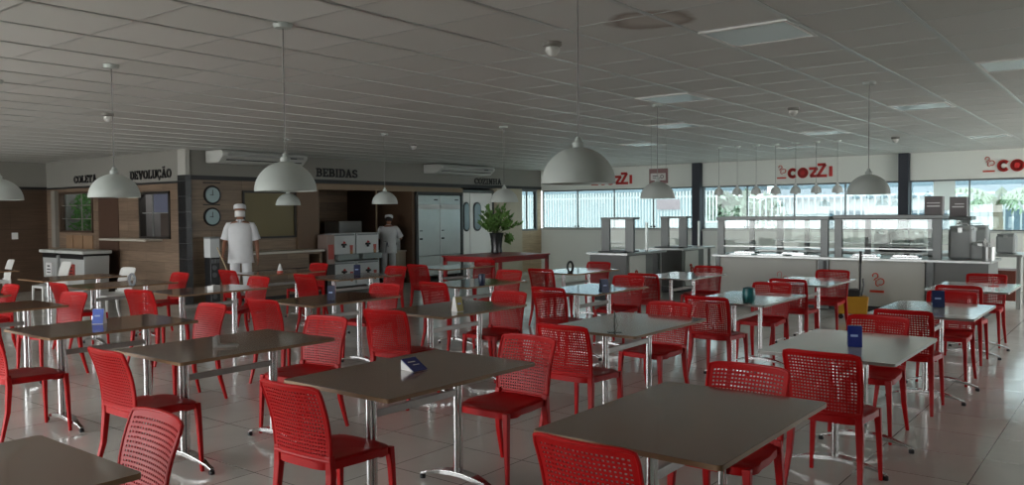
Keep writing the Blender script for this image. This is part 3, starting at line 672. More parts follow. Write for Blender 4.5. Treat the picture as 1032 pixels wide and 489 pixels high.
CH = '''T1- T1+ T2- T2+ T3+ T4- T4+ T5- T5+ T6+ T7- T7+ T8- T8+ T9+ T10- T10+ T11- T11+ T12- T12+ T13- T13+ T14- T14+ T15- T15+ T16- T16+ T17- T17+ T18- T18+ T19- T19+ T20- T20+ T21- T21+ T22- T22+ T23- T23+ T24- T24+'''.split()
POS = {'T1-': (2.37, 1.55), 'T1+': (4.07, 1.62), 'T2-': (2.37, 3.21), 'T2+': (4.23, 3.15), 'T3+': (1.71, 3.15), 'T4-': (2.33, 4.91), 'T4+': (4.13, 5.0), 'T5+': (4.14, 6.62), 'T13-': (4.67, 5.04), 'T12-': (4.6, 6.6),
 'T13+': (6.51, 5.09), 'T12+': (6.45, 6.8), 'T14-': (6.88, 6.54), 'T8-': (4.44, 8.63), 'T6+': (3.94, 8.8), 'T7-': (4.36, 10.3), 'T9+': (3.96, 10.49), 'T7+': (6.14, 10.6), 'T10-': (6.77, 10.5), 'T8+': (6.29, 8.99), 'T11-': (6.85, 8.85),
 'T10+': (8.55, 10.6), 'T11+': (8.72, 9.0), 'T15-': (9.13, 9.0), 'T14+': (8.95, 7.0), 'T15+': (10.7, 8.9), 'T18-': (9.34, 6.78), 'T17-': (7.07, 5.04), 'T16-': (4.75, 3.27), 'T18+': (11.13, 6.9), 'T17+': (8.93, 5.1), 'T19-': (9.32, 5.14),
 'T16+': (6.50, 3.32), 'T20-': (7.10, 3.25), 'T19+': (11.13, 5.04), 'T20+': (8.90, 3.28), 'T21-': (9.45, 3.31), 'T21+': (11.2, 3.31), 'T22-': (4.67, 1.45), 'T22+': (6.51, 1.59), 'T23-': (6.98, 1.53), 'T23+': (8.88, 1.5),
 'T24-': (9.55, 1.56), 'T24+': (11.45, 1.56), 'T5-': (2.28, 6.62)}
EXTRA = {'T2-': .03, 'T4+': .1, 'T13-': .16, 'T12-': .08, 'T8-': .2, 'T16+': -.06, 'T3+': -.06, 'T6+': .15, 'T12+': .12}
C0 = None
for k in CH:
    tb, e = k[:-1], k[-1]; px_, py_ = POS[k]; rz = (0 if e == '-' else PI) + EXTRA.get(k, 0)
    x = px_ + (.285 if e == '-' else -.285)
    lb = 'red plastic chair at the %s end of %s' % ('near' if e == '-' else 'far', TB[tb][3])
    if C0 is None:
        C0 = make_chair('dining_chair', M_RED, lb); C0.location = (x, py_, 0); C0.rotation_euler = (0, 0, rz); C0['group'] = 'red plastic chairs around the tables'
    else: dup(C0, (x, py_, 0), rz, lb)
WC = None
for x, y, rz, lb in [(6.30 - .28, 12.33, PI + .1, 'white plastic chair at the far end of the table before the bins'), (4.52, 12.2, 0, 'white plastic chair at left, beside the red chair at the photo edge'),
                     (6.5 - .28, 14.9, PI, 'white plastic chair in front of the bins'), (6.25 - .28, 16.6, PI - .1, 'white plastic chair farthest left against the dark wood wall')]:
    if WC is None:
        WC = make_chair('white_chair', M_WPL, lb, True); WC.location = (x, y, 0); WC.rotation_euler = (0, 0, rz); WC['group'] = 'white plastic chairs at the back left'
    else: dup(WC, (x, y, 0), rz, lb)

# ================================================================== THINGS ON THE TABLES
TZ = .75
t = thing('wedge_card', 'blue topped white wedge card lying on the foreground table', 'card holder', (3.24, 3.22, TZ), -1.67)
MB().prism([(-.055, .0), (.05, .0), (-.055, .055)], -.05, .05, 'y').build('white_body', M_WHITE, t, bevel=.002)
MB()._add([(-.052, -.05, .058), (.056, -.05, .002), (.056, .05, .002), (-.052, .05, .058), (-.05, -.05, .061), (.058, -.05, .005), (.058, .05, .005), (-.05, .05, .061)], [(0, 1, 2, 3), (4, 5, 6, 7), (0, 1, 5, 4), (2, 3, 7, 6), (1, 2, 6, 5), (0, 3, 7, 4)]).build('blue_face', M_BLUE, t)
MB()._add([(-.02, -.03, .0455), (-.012, -.03, .0415), (-.012, .02, .0415), (-.02, .02, .0455), (.006, -.015, .032), (.012, -.015, .029), (.012, .03, .029), (.006, .03, .032)], [(0, 1, 2, 3), (4, 5, 6, 7)]).build('print_marks', M_WHITE, t)
t = thing('card_holder', 'toppled L shaped grey card holder on a dark table', 'card holder', (3.08, 4.82, TZ), -.75, 'table card holders')
MB().prism([(-.06, 0), (.09, 0), (.085, .012), (-.03, .018), (-.035, .075), (-.06, .07)], -.045, .045, 'y').build('holder', mat('frosted_holder', (150, 148, 144), .3), t, bevel=.003)
def tent(label, x, y, rz, w_, hh, dpt, face, side=M_CLEAR):
    t = thing('tent_card', label, 'card holder', (x, y, TZ), rz, 'table card holders')
    MB().prism([(-dpt, 0), (dpt, 0), (dpt * .3, hh), (-dpt * .3, hh)], -w_ / 2, w_ / 2, 'x').build('stand', side, t)
    a = MB()
    for s in (-1, 1):
        a._add([(-w_ / 2, s * (dpt + .002), .004), (w_ / 2, s * (dpt + .002), .004), (w_ / 2, s * (dpt * .3 + .002), hh), (-w_ / 2, s * (dpt * .3 + .002), hh)], [(0, 1, 2, 3)])
    fc = a.build('printed_face', face, t)
    MB()._add([(-w_ * .3, -(dpt * .65 + .0045), hh * .5), (w_ * .2, -(dpt * .65 + .0045), hh * .5), (w_ * .2, -(dpt * .58 + .0045), hh * .6), (-w_ * .3, -(dpt * .58 + .0045), hh * .6)], [(0, 1, 2, 3)]).build('print_marks', mat('pale_print', (150, 170, 210), .5), t)
    return t
RC = -PI / 2 + .66   # facing the viewer
M_LB = mat('light_blue_print', (70, 100, 190), .4)
tent('pale blue card holder standing on a dark table at left', 3.16, 6.70, RC + .1, .085, .12, .04, M_LB, M_WHITE)
tent('upright navy card at the left end of a dark table', 5.38, 6.5, RC, .075, .15, .03, mat('navy_print', (18, 26, 64), .4))
tent('small dark navy card before the drink dispensers', 7.82, 8.88, RC + .1, .09, .15, .03, MATS['navy_print'])
tent('yellowish translucent tent card on a grey brown table', 5.41, 4.83, RC + .7, .07, .13, .045, mat('yellow_print', (172, 158, 96), .5), M_WHITE)
tent('slanted dark blue card on the pale looking centre table', 7.54, 4.62, RC + .5, .09, .15, .035, mat('slate_print', (40, 56, 92), .4))
tent('blue box shaped card holder on the nearest pale table at right', 5.43, 1.47, RC - .3, .085, .135, .036, M_BLUE)
tent('blue card holder on the second pale table at right', 8.03, 1.47, RC - .3, .1, .15, .036, mat('deep_blue_print', (24, 40, 84), .4))
t = thing('menu_holder', 'clear upright acrylic holder seen edge on at the centre table', 'card holder', (5.12, 3.05, TZ), 0.62)
MB().box(-.05, .05, -.05, .05, 0, .004).build('base', M_CLEAR, t)
MB().box(-.052, .052, -.002, .002, 0, .15).build('sheet', M_CLEAR, t)
MB().tube([(-.052, 0, 0), (-.03, -.02, .05), (-.052, 0, .15)], .0022, 5).build('dark_rim', M_DSTEEL, t)
MB().tube([(-.052, 0.002, 0), (-.052, 0.002, .15)], .0022, 5).build('dark_edge', M_BLACK, t)
t = thing('cup', 'teal cup with lid standing on a pale table right of centre', 'cup', (7.52, 3.0, TZ))
MB().lathe([(0, 0), (.052, 0), (.06, .03), (.06, .1), (.054, .12), (0, .12)], n=24).build('body', mat('teal_plastic', (10, 96, 100), .35), t, smooth=True)
MB().lathe([(0, .12), (.056, .12), (.056, .135), (.03, .145), (0, .145)], n=24).build('lid', mat('dark_teal', (8, 84, 90), .35), t, smooth=True)
t = thing('cup', 'dark blue cup on the table in front of the red bar table', 'cup', (7.62, 6.4, TZ))
MB().lathe([(0, 0), (.035, 0), (.042, .03), (.042, .11), (.036, .13), (0, .13)], n=20).build('body', mat('dark_blue_cup', (30, 44, 70), .35), t, smooth=True)
t = thing('card_box', 'small white box on a dark table near the walking worker', 'box', (5.38, 8.6, TZ), .4)
MB().box(-.07, .07, -.04, .04, 0, .05).build('carton', M_WHITE, t, bevel=.004); MB().box(-.02, .02, -.01, .01, .05, .06).build('tissue', M_WHITE, t)
t = thing('paper_cone', 'small white cone on a dark table before the serving counter', 'cone', (7.53, 10.27, TZ))
MB().lathe([(.045, 0), (.035, .05), (.012, .13), (0, .14)], n=16).build('shell', M_WHITE, t, smooth=True); MB().lathe([(.0465, .002), (.0405, .03), (.0375, .03)], n=16).build('red_band', M_ORANGE, t)
def ring(label, x, y, rz, s=1):
    t = thing('napkin_ring', label, 'napkin holder', (x, y, TZ), rz)
    MB().tube([(p[0], 0, p[1]) for p in arc(0, .075 * s, .035 * s, .07 * s, -90, 270, 18)], 0, rect=(.03, .006), up=(0, 1, 0)).build('loop', mat('dark_steel_loop', (50, 52, 54), .35, metal=.6), t)
    MB().box(-.04, .04, -.03, .03, 0, .006).build('base', M_BLACK, t)
ring('dark loop shaped napkin holder before the return hatch', 5.13, 10.0, -.9)
ring('thin dark loop napkin holder on the far table by the window corner', 9.8, 6.57, -.9, 1.1)
def wire(label, x, y):
    t = thing('wire_stand', label, 'card holder', (x, y, TZ), RC)
    MB().tube([(p[0], 0, p[1]) for p in [(0, .004), (0, .06)] + arc(-.02, .1, .028, .034, -40, 220, 12)], .003, 6).build('curl', M_LOGO, t)
    MB().tube([(p[0], 0, p[1]) for p in [(.01, .004)] + arc(.05, .05, .03, .03, 160, -120, 10)], .003, 6).build('curl', M_LOGO, t)
    MB().box(-.04, .06, -.02, .02, 0, .006).build('base', M_LOGO, t)
wire('red curly wire stand on the pale table at the right edge', 10.54, 1.38)
wire('red curly wire stand on the bare pale table before the mop bucket', 9.78, 3.5)

# ================================================================== DRINKS SIDE
# wall clocks
for k, (x, z, lb) in enumerate([(8.47, 1.99, 'upper round dark rimmed wall clock on the wood wall'), (8.46, 1.59, 'lower round dark rimmed wall clock on the wood wall')]):
    t = thing('wall_clock', lb, 'clock', (x, YB, z), 0, 'two round wall clocks')
    MB().lathe([(.0, 0), (.17, 0), (.17, -.03), (.15, -.04), (.14, -.03), (0, -.03)], n=32, axis='y').build('rim', M_BLACK, t, smooth=True)
    MB().lathe([(0, -.031), (.14, -.031), (.14, -.034), (0, -.034)], n=32, axis='y').build('dial', mat('pale_dial', (120, 144, 148), .2, spec=.9), t)
    MB().box(-.005, .005, -.04, -.035, -.01, .09).build('hand', M_BLACK, t); MB().box(-.06, .01, -.045, -.041, -.006, .006).build('hand', M_BLACK, t)
    MB().box(-.17, .17, -.012, -.001, .21, .232).build('name_strip', mat('dark_strip', (40, 34, 30), .5), t)
# hygiene dispenser stand
t = thing('dispenser_stand', 'black sanitizing stand with white box on top beside the walking worker', 'dispenser', (8.3, 13.3, 0))
MB().box(-.09, .09, -.1, .1, .02, .86).build('column', M_BLACK, t, bevel=.01)
MB().box(-.15, .15, -.13, .13, 0, .03).build('base', M_BLACK, t, bevel=.005)
MB().box(-.1, .1, -.1, .1, .86, 1.2).build('white_box', M_PALE, t, bevel=.012)
MB().box(-.105, .105, -.105, .105, 1.2, 1.23).build('lid', mat('grey_lid', (120, 122, 122), .4), t, bevel=.008)
for z in (.68, .55, .3, .16): MB().lathe([(0, -.101), (.045, -.101), (.045, -.112), (.03, -.116), (0, -.116)], (-.02, 0, z), 16, 'y').build('dial', mat('grey_dial', (90, 92, 94), .3), t)
for sx_ in (-.055, 0, .055): MB().box(sx_ - .018, sx_ + .018, -.118, -.101, .76, .83).build('button', MATS['grey_dial'], t)
# drink dispensers on a rack
t = thing('drinks_rack', 'pale steel rack carrying the drink dispensers in the alcove mouth', 'rack', (11.62, 13.42, 0))
MB().box(-.66, .66, -.2, .2, .12, .15).box(-.66, .66, -.2, .2, .66, .69).build('shelf', M_PALE, t)
for sx_ in (-.64, .64):
    for sy in (-.18, .18): MB().box(sx_ - .015, sx_ + .015, sy - .015, sy + .015, 0, .69).build('leg', M_STEEL, t)
def cups(b_, x, z, s=1):
    b_.prism([(x - .03 * s, z), (x + .03 * s, z), (x + .045 * s, z + .12 * s), (x - .045 * s, z + .12 * s)], -.206, -.201, 'y')
random.seed(3)
for k, (cx, z0, hh, lb) in enumerate([(-.33, .69, .53, 'upper left white drink dispenser'), (.33, .69, .53, 'upper right white drink dispenser'), (-.33, .15, .48, 'lower left white drink dispenser'), (.33, .15, .48, 'lower right white drink dispenser')]):
    o = thing('drink_dispenser', lb + ' with printed glasses, before the alcove', 'drink dispenser', (11.62 + cx, 13.42, z0), 0, 'white drink dispensers')
    MB().box(-.315, .315, -.2, .2, 0, hh).build('housing', M_PALE, o, bevel=.012)
    MB().box(-.28, .28, -.21, -.2, hh - .05, hh - .02).build('top_line', mat('grey_line', (120, 126, 126), .4), o)
    MB().box(-.07, .03, -.26, -.2, hh * .52, hh * .6).box(-.05, -.01, -.26, -.22, hh * .44, hh * .52).build('tap', M_BLACK, o, bevel=.004)
    b_ = MB(); cups(b_, .2, hh * .3); b_.build('print_glass', mat('red_drink_print', (176, 80, 70), .5), o)
    b_ = MB(); cups(b_, .2, hh * .12, .9); b_.build('print_glass', mat('tan_drink_print', (168, 120, 80), .5), o)
    MB().prism([(-.035, hh * .6), (.02, hh * .56), (.05, hh * .64), (0, hh * .7)], -.207, -.201, 'y').build('red_mark', M_LOGO, o)
    if k < 2: MB().box(-.27, .27, -.36, -.2, -.02, .1).build('drip_tray', mat('smoky_tray', (130, 140, 138), .25), o, bevel=.01)
o = thing('drink_dispenser', 'narrow dispenser with red print at the left end of the drinks row', 'drink dispenser', (10.99 - .1, 13.3, .6), 0)
MB().box(-.1, .1, -.15, .15, 0, .6).build('housing', mat('brown_white_case', (150, 132, 124), .4), o, bevel=.01); MB().box(-.07, .07, -.156, -.15, .1, .4).build('print_panel', mat('red_drink_print', (176, 80, 70), .5), o)
MB().box(-.1, .1, -.15, .15, -.6, 0).build('stand', mat('dark_cabinet', (50, 46, 44), .5), o)
# rear cabinet with juicer
t = thing('side_cabinet', 'light wood side cabinet with dark plinth right of the second worker', 'cabinet', (13.38, 13.98, 0))
MB().box(-.3, .2, -.25, .25, .12, .74).build('body', mat('light_cabinet_wood', (158, 142, 122), .5, noise=.08), t)
MB().box(-.3, -.005, -.265, -.25, .14, .72).build('door', MATS['light_cabinet_wood'], t); MB().box(.005, .19, -.265, -.25, .14, .72).build('door', MATS['light_cabinet_wood'], t)
MB().box(-.28, .18, -.2, .25, 0, .12).build('plinth', M_BLACK, t); MB().box(-.32, .21, -.28, .25, .74, .77).build('worktop', mat('cabinet_top', (170, 160, 146), .4), t, bevel=.004)
t = thing('juicer', 'white juicer with brown bowl on the light side cabinet', 'juicer', (13.39, 13.98, .77))
MB().box(-.14, .14, -.14, .14, 0, .3).build('housing', M_PALE, t, bevel=.02); MB().lathe([(0, .3), (.1, .3), (.12, .36), (.1, .42), (0, .43)], n=20).build('bowl', mat('brown_bowl', (140, 90, 66), .4), t, smooth=True)
MB().box(-.03, .03, -.2, -.14, .12, .18).build('spout', M_STEEL, t)
t = thing('white_cooler', 'pale boxy cooler at the back of the drinks alcove', 'cooler', (13.05, 15.3, 0))
MB().box(-.35, .35, -.28, .28, .04, 1.45).build('housing', M_PALE, t, bevel=.02); MB().box(-.3, .3, -.29, -.28, .1, .7).build('front_panel', mat('grey_panel', (150, 154, 154), .4), t); MB().box(.2, .23, -.31, -.29, .8, 1.1).build('handle', M_STEEL, t)
MB().box(-.3, .3, -.24, .24, 0, .04).build('base', M_BLACK, t)
# pole seen behind the second worker
tag(MB().tube([(13.3, 14.4, 0), (13.3, 14.4, 2.2)], .022, 10).build('slim_post', mat('tan_post', (172, 150, 116), .5)), 'slim tan post behind the second worker in the alcove', 'post')
# fridge
t = thing('refrigerator', 'tall two door stainless steel refrigerator right of the drinks alcove', 'refrigerator', (14.52, 13.85, 0))
MB().box(-.74, .74, -.3, .38, .12, 2.06).build('body', M_DSTEEL, t, bevel=.006)
MB().box(-.82, .8, -.4, .4, 2.06, 2.13).build('top_cover', M_BLACK, t)
MB().box(-.82, -.745, -.36, .38, 0, 2.06).build('side_panel', mat('dark_side', (42, 40, 38), .5), t)
for x0, x1 in ((-.735, -.01), (.01, .735)):
    dr = MB().box(x0, x1, -.36, -.302, .62, 1.8).build('door', M_STEEL, t, bevel=.008); MB().box(x0 + .04, x0 + .1, -.39, -.36, 1.0, 1.04).box(x0 + .04, x0 + .1, -.39, -.36, 1.2, 1.22).build('lock', M_BLACK, dr)
    dr = MB().box(x0, x1, -.36, -.302, 1.81, 2.05).build('control_panel', M_STEEL, t, bevel=.006); MB().box(x1 - .2, x1 - .08, -.37, -.36, 1.93, 1.96).build('display', M_BLACK, dr)
    dr = MB().box(x0, x1, -.36, -.302, .14, .61).build('lower_door', M_STEEL, t, bevel=.006)
    MB().box(x0 + .02, x1 - .02, -.375, -.36, 1.72, 1.83).build('name_plate', mat('pale_plate', (206, 208, 206), .4), t)
for sx_ in (-.68, .68):
    for sy in (-.25, .3): MB().lathe([(0, 0), (.03, 0), (.02, .12), (0, .12)], (sx_, sy, 0), 10).build('foot', M_BLACK, t)

# red bar table, vase with plant
t = thing('red_table', 'large red framed table standing before the swing doors with a plant on it', 'table', (12.8, 10.35, 0))
MRT = mat('red_paint', (150, 28, 30), .35)
MB().box(-.92, .92, -.66, .66, .755, .785).build('tabletop', MRT, t, bevel=.004)
MB().box(-.9, .9, -.64, -.6, .68, .755).box(-.9, .9, .6, .64, .68, .755).box(-.9, -.86, -.6, .6, .68, .755).box(.86, .9, -.6, .6, .68, .755).build('apron', MRT, t)
for sx_ in (-.87, .87):
    for sy in (-.61, .61): MB().box(sx_ - .03, sx_ + .03, sy - .03, sy + .03, 0, .755).build('leg', MRT, t)
t = thing('potted_plant', 'leafy green plant in a tall dark vase on the red table', 'plant', (13.25, 10.72, .785))
MB().lathe([(0, 0), (.1, 0), (.12, .02), (.11, .1), (.125, .3), (.15, .42), (.13, .42), (.11, .36), (0, .36)], n=24).build('vase', mat('dark_vase', (40, 42, 42), .25), t, smooth=True)
random.seed(21); lf = MB(); st = MB()
for k in range(34):
    az = random.uniform(0, 2 * PI); le = random.uniform(.3, .72); tilt = random.uniform(.1, 1.0)
    dirv = Vector((math.cos(az) * math.sin(tilt), math.sin(az) * math.sin(tilt), math.cos(tilt)))
    p0 = Vector((0, 0, .37)); pts = [p0 + dirv * le * q + Vector((0, 0, -.22 * tilt * (q * le) ** 2 * 2)) for q in (0, .25, .5, .75, 1)]
    st.tube(pts, .005, 5)
    for q in (.4, .55, .7, .82, .92, 1):
        pc_ = p0 + dirv * le * q + Vector((0, 0, -.22 * tilt * (q * le) ** 2 * 2))
        for s in range(2):
            a = (dirv + Vector((random.uniform(-1, 1), random.uniform(-1, 1), random.uniform(-.7, .7)))).normalized(); n_ = a.cross(Vector((random.uniform(-1, 1), random.uniform(-1, 1), .4))).normalized()
            L_, w_ = random.uniform(.09, .17), random.uniform(.022, .04); up_ = a.cross(n_) * .012
            lf._add([pc_, pc_ + a * L_ * .4 + n_ * w_, pc_ + a * L_ * .4 + up_, pc_ + a * L_ * .4 - n_ * w_, pc_ + a * L_], [(0, 1, 2), (0, 2, 3), (1, 4, 2), (2, 4, 3)])
st.build('stems', mat('stem_green', (70, 84, 46), .6), t)
lf.build('leaves', M_LEAF, t)
o = MB()
for k in range(16): o._add([(Vector((.25, -.12, .3)) + Vector((random.uniform(-.1, .1), random.uniform(-.1, .1), random.uniform(-.12, .12))) + Vector(q)) for q in ((-.03, 0, 0), (0, .02, .03), (.03, 0, 0), (0, -.02, -.03))], [(0, 1, 2, 3)])
tp = MB().tube([(.04, -.02, .38), (.18, -.1, .42), (.25, -.12, .3)], .005, 5).build('trailing_stem', MATS['stem_green'], t); o.build('trailing_leaves', M_LEAF, tp)

# bins
def bin_(y0, y1, label, top):
    t = thing('waste_bin', label, 'bin', (7.45, (y0 + y1) / 2, 0), 0, 'grey waste bins under the green window'); w_ = (y1 - y0) / 2
    MB().prism([(-w_ * .84, 0), (w_ * .84, 0), (w_, .86), (-w_, .86)], -.24, .24, 'x').build('body', mat('grey_bin_plastic', (168, 170, 168), .5), t, bevel=.015)
    MB().box(-.29, .27, -w_ - .04, w_ + .04, .9, .96).build('lid', mat('pale_bin_lid', (186, 188, 184), .5), t, bevel=.012)
    MB().box(-.245, .24, -w_ * .95, w_ * .95, .8, .9).build('black_opening', M_BLACK, t)
    MB().box(-.262, -.24, -.13, .13, .45, .7).build('recycling_label', top, t)
    MB().box(-.268, -.262, -.07, .07, .5, .52).box(-.268, -.262, -.07, .07, .56, .58).box(-.268, -.262, -.05, .05, .62, .65).build('label_print', M_BLACK, t)
bin_(16.98, 17.62, 'left grey waste bin with a white label by the wood wall', M_WHITE)
bin_(15.82, 16.86, 'right wider grey waste bin with a red label under the green window', mat('red_label', (150, 60, 52), .5))

# ================================================================== SERVING STATIONS AND BUFFET
M_FRONT = mat('grey_front_laminate', (104, 106, 104), .45)
M_FRONTL = mat('pale_front_laminate', (186, 187, 180), .45)
def station(x0, x1, y0, y1, label, p1, p2):
    t = thing('serving_station', label, 'serving station', (x0, y0, 0), 0, 'serving stations left of the buffet'); w_, d_ = x1 - x0, y1 - y0
    MB().box(-.04, w_ + .1, -.06, d_ + .02, .85, .89).build('worktop', M_STEEL, t, bevel=.005)
    MB().box(.02, w_ - .35, .0, d_ - .02, .12, .85).build('body', M_FRONT, t, bevel=.004)
    pl = MB().box(.12, w_ * .52, -.02, .0, .14, .83).build('side_panel', M_FRONTL, t); b_ = MB(); spiral(b_, -.02, -.02, .2); b_.stroke([(0, -.05), (.18, -.05)], .02)
    lo = b_.build('scroll_mark', M_ORANGE, pl); lo.location = (.3, -.022, .4)
    MB().box(.05, w_ - .4, .05, d_ - .1, 0.02, .12).build('plinth', M_BLACK, t)
    for yy in (.0, d_ - .1): MB().box(w_ - .04, w_, yy, yy + .05, 0, .85).build('leg', M_STEEL, t)
    for yy in (p1, p2): MB().box(.27, .33, yy, yy + .17, .89, 1.48).build('guard_post', M_DSTEEL, t, bevel=.004)
    MB().box(.25, .5, p1, p2 + .17, 1.48, 1.52).build('guard_top', M_DSTEEL, t, bevel=.004)
    MB().box(.8, .83, .0, .04, .89, 1.42).build('rear_post', M_STEEL, t)
    MB().box(.29, .296, p1 + .17, p2, .95, 1.48).build('glass_guard', M_CLEAR, t)
    MB().box(.14, .7, .12, d_ - .12, .89, .91).build('food_well', M_BLACK, t)
    return t
station(12.6, 13.95, 7.28, 8.05, 'left dark fronted serving station with steel sneeze guard', -.01, .49)
station(14.75, 16.1, 7.25, 8.05, 'right dark fronted serving station beside the navy column', .03, .43)

XBF = 13.62
t = thing('buffet_counter', 'long pale fronted self service buffet island with stainless top', 'buffet', (XBF, 1.8, 0))
MB().box(-.03, 1.05, 0, 4.3, .82, .86).build('worktop', M_STEEL, t, bevel=.005)
MB().box(.04, 1.0, .9, 4.22, .1, .82).build('body', M_FRONTL, t)
MB().box(.04, 1.0, .04, .84, .1, .82).build('grey_end_cabinet', M_FRONT, t)
MB().box(.1, .95, .1, 4.15, 0, .1).build('plinth', M_BLACK, t)
for a, b_ in ((.88, 1.78), (1.84, 2.28), (2.5, 4.16)): MB().box(.02, .04, a, b_, .13, .8).build('front_panel', M_FRONTL, t, bevel=.003)
for bx in ((2.3, 2.46), (.76, .86), (4.16, 4.24)): B(.0, .04, bx[0], bx[1], .02, .82).build('corner_post', M_DSTEEL, t)
MB().box(-.02, .05, 2.34, 2.38, .2, .8).build('dark_pipe', M_BLACK, t)
b_ = MB(); spiral(b_, 0, .05, .25); b_.stroke([(.0, .0), (.2, .0)], .035); lo = b_.build('scroll_mark', M_ORANGE, t); lo.location = (.018, 1.66, .34); lo.rotation_euler = (0, 0, -PI / 2)
wl_ = MB()
for a in (.95, 1.55, 2.5, 3.1, 3.65): B(.15, .5, a, a + .45, .86, .875).build('food_tray', mat('polished_tray', (210, 214, 214), .15, metal=1), t)
def guard(y0, y1, label, x0=XBF + .03, z1=1.5, xr=.45, loc_z=.86):
    g_ = thing('sneeze_guard', label, 'sneeze guard', (x0, y0, loc_z), 0, 'stainless and glass sneeze guards'); L_ = y1 - y0; hh = z1 - loc_z
    for yy in (0.0, L_ - .12): MB().box(0, .07, yy, yy + .12, 0, hh - .06).build('post', M_DSTEEL, g_, bevel=.004)
    MB().box(-.02, xr, -.02, L_ + .02, hh - .06, hh).build('top_shelf', M_DSTEEL, g_, bevel=.006)
    MB().box(-.006, .0, .13, L_ - .13, .16, hh - .07).build('glass', M_CLEAR, g_)
    MB().box(-.012, .006, .12, L_ - .12, .14, .16).build('glass_rail', M_STEEL, g_)
    for yy in (.25, L_ - .35): MB().box(xr + .35, xr + .4, yy, yy + .09, 0, hh - .06).build('rear_post', M_DSTEEL, g_)
    MB().box(xr, xr + .4, .1, L_ - .1, hh - .04, hh - .025).build('glass_top', M_CLEAR, g_)
    return g_
guard(4.12, 6.02, 'left sneeze guard frame on the long buffet', z1=1.52)
guard(2.46, 4.02, 'right sneeze guard frame on the long buffet, beside the grey boxes', z1=1.54)
# second island behind
t = thing('buffet_counter', 'second buffet island standing behind the front one', 'buffet', (15.35, 1.6, 0))
MB().box(0, 1.0, 0, 4.6, .84, .88).build('worktop', M_STEEL, t, bevel=.005)
MB().box(.05, .95, .75, 4.5, .1, .84).build('body', M_FRONTL, t); MB().box(.1, .9, .8, 4.4, 0, .1).build('plinth', M_BLACK, t)
MB().box(.3, .9, .12, .74, .1, .6).build('red_brown_cabinet', mat('red_brown_box', (110, 56, 44), .5), t)
for xx in (.02, .93):
    MB().box(xx, xx + .06, .02, .08, 0, .84).build('leg', M_STEEL, t)
guard(2.35, 5.6, 'rear sneeze guard frame on the second buffet island', x0=15.4, z1=1.5, loc_z=.88)
random.seed(5)
# trays and plates on buffet
def plate_stack(x, y, z, label, n=1, r=.14):
    t = thing('plate_stack', label, 'plates', (x, y, z), 0, 'white plates and lids on the buffet')
    MB().lathe([(0, 0), (r * .6, 0), (r, .03), (r, .03 + .012 * n), (r * .7, .012 * n + .01), (0, .012 * n + .01)], n=24).build('plates', mat('white_china', (206, 210, 208), .25), t, smooth=True)
for k, (x, y, z, n, lb) in enumerate([(14.3, 5.05, .875, 2, 'white dish at the left of the buffet well'), (14.35, 4.55, .875, 3, 'white dish stack in the middle of the left guard'), (14.25, 3.1, .875, 2, 'white dish under the right guard'), (14.3, 5.7, .875, 1, 'flat white dish at the left end of the buffet')]):
    plate_stack(x, y, z, lb, n)
for k, (x, y, lb) in enumerate([(13.95, 5.6, 'steel lid resting at the left end of the buffet'), (13.95, 4.75, 'steel lid resting on the buffet under the left guard'), (13.95, 3.6, 'steel lid resting on the buffet under the right guard'), (13.95, 3.0, 'steel lid at the right end of the guarded buffet')]):
    t = thing('tray_lid', lb, 'lid', (x, y, .876), .0, 'steel lids on the buffet')
    MB().prism([(-.2, 0), (.2, 0), (.17, .035), (-.17, .035)], -.12, .12, 'x').build('cover', MATS['polished_tray'], t, bevel=.004); MB().box(-.012, .012, -.04, .04, .035, .055).build('handle', M_BLACK, t)
t = thing('sauce_bottle', 'white bottle at the left end of the buffet', 'bottle', (13.72, 6.0, .86)); MB().lathe([(0, 0), (.035, 0), (.035, .12), (.012, .17), (.012, .2), (0, .2)], n=14).build('body', M_WHITE, t, smooth=True); MB().lathe([(0, .2), (.014, .2), (.014, .23), (0, .23)], n=10).build('cap', M_DSTEEL, t)
t = thing('cutlery_tray', 'black tray with folded napkins on the rear counter', 'tray', (15.7, 3.45, .88)); MB().box(-.2, .2, -.35, .35, 0, .08).build('tray', M_BLACK, t, bevel=.01); MB().box(-.15, .15, -.3, .3, .08, .1).build('napkins', M_WHITE, t)
# insulated boxes: rear row of three pale ones, then dark ones at right
def container(x, y, z, w_, d_, hh, label, m, grp):
    t = thing('food_container', label, 'container', (x, y, z), 0, grp)
    MB().box(-d_ / 2, d_ / 2, -w_ / 2, w_ / 2, 0, hh * .88).build('body', m, t, bevel=min(w_, d_) * .12)
    MB().box(-d_ / 2 * .94, d_ / 2 * .94, -w_ / 2 * .9, w_ / 2 * .9, hh * .87, hh * .97).build('lid', m, t, bevel=.02)
    MB().tube([(0, -w_ * .3, hh * .95), (0, -w_ * .2, hh * 1.04), (0, w_ * .2, hh * 1.04), (0, w_ * .3, hh * .95)], .008, 6).build('handle', M_STEEL, t)
    MB().box(-d_ / 2 - .012, -d_ / 2, -.03, .03, hh * .78, hh * .92).build('latch', M_STEEL, t)
M_GC = mat('pale_grey_container', (204, 208, 206), .45); M_DC = mat('dark_grey_container', (142, 146, 145), .45)
for y, lb in [(3.88, 'left pale lidded container seen through the right sneeze guard'), (3.60, 'middle pale lidded container seen through the right sneeze guard'), (3.28, 'right pale lidded container seen through the right sneeze guard')]:
    container(16.15, y, .88, .25, .3, .38, lb, M_GC, 'pale lidded containers on the rear island')
container(14.12, 2.26, .86, .33, .36, .52, 'tallest grey insulated container at the right end of the buffet', M_DC, 'grey insulated containers at the buffet end')
container(14.0, 1.98, .86, .24, .26, .27, 'low grey insulated container in front of the tall ones', M_DC, 'grey insulated containers at the buffet end')
container(15.75, 2.3, .88, .36, .34, .48, 'grey insulated container behind, between the tall one and the cutlery pot', M_DC, 'grey insulated containers at the buffet end')
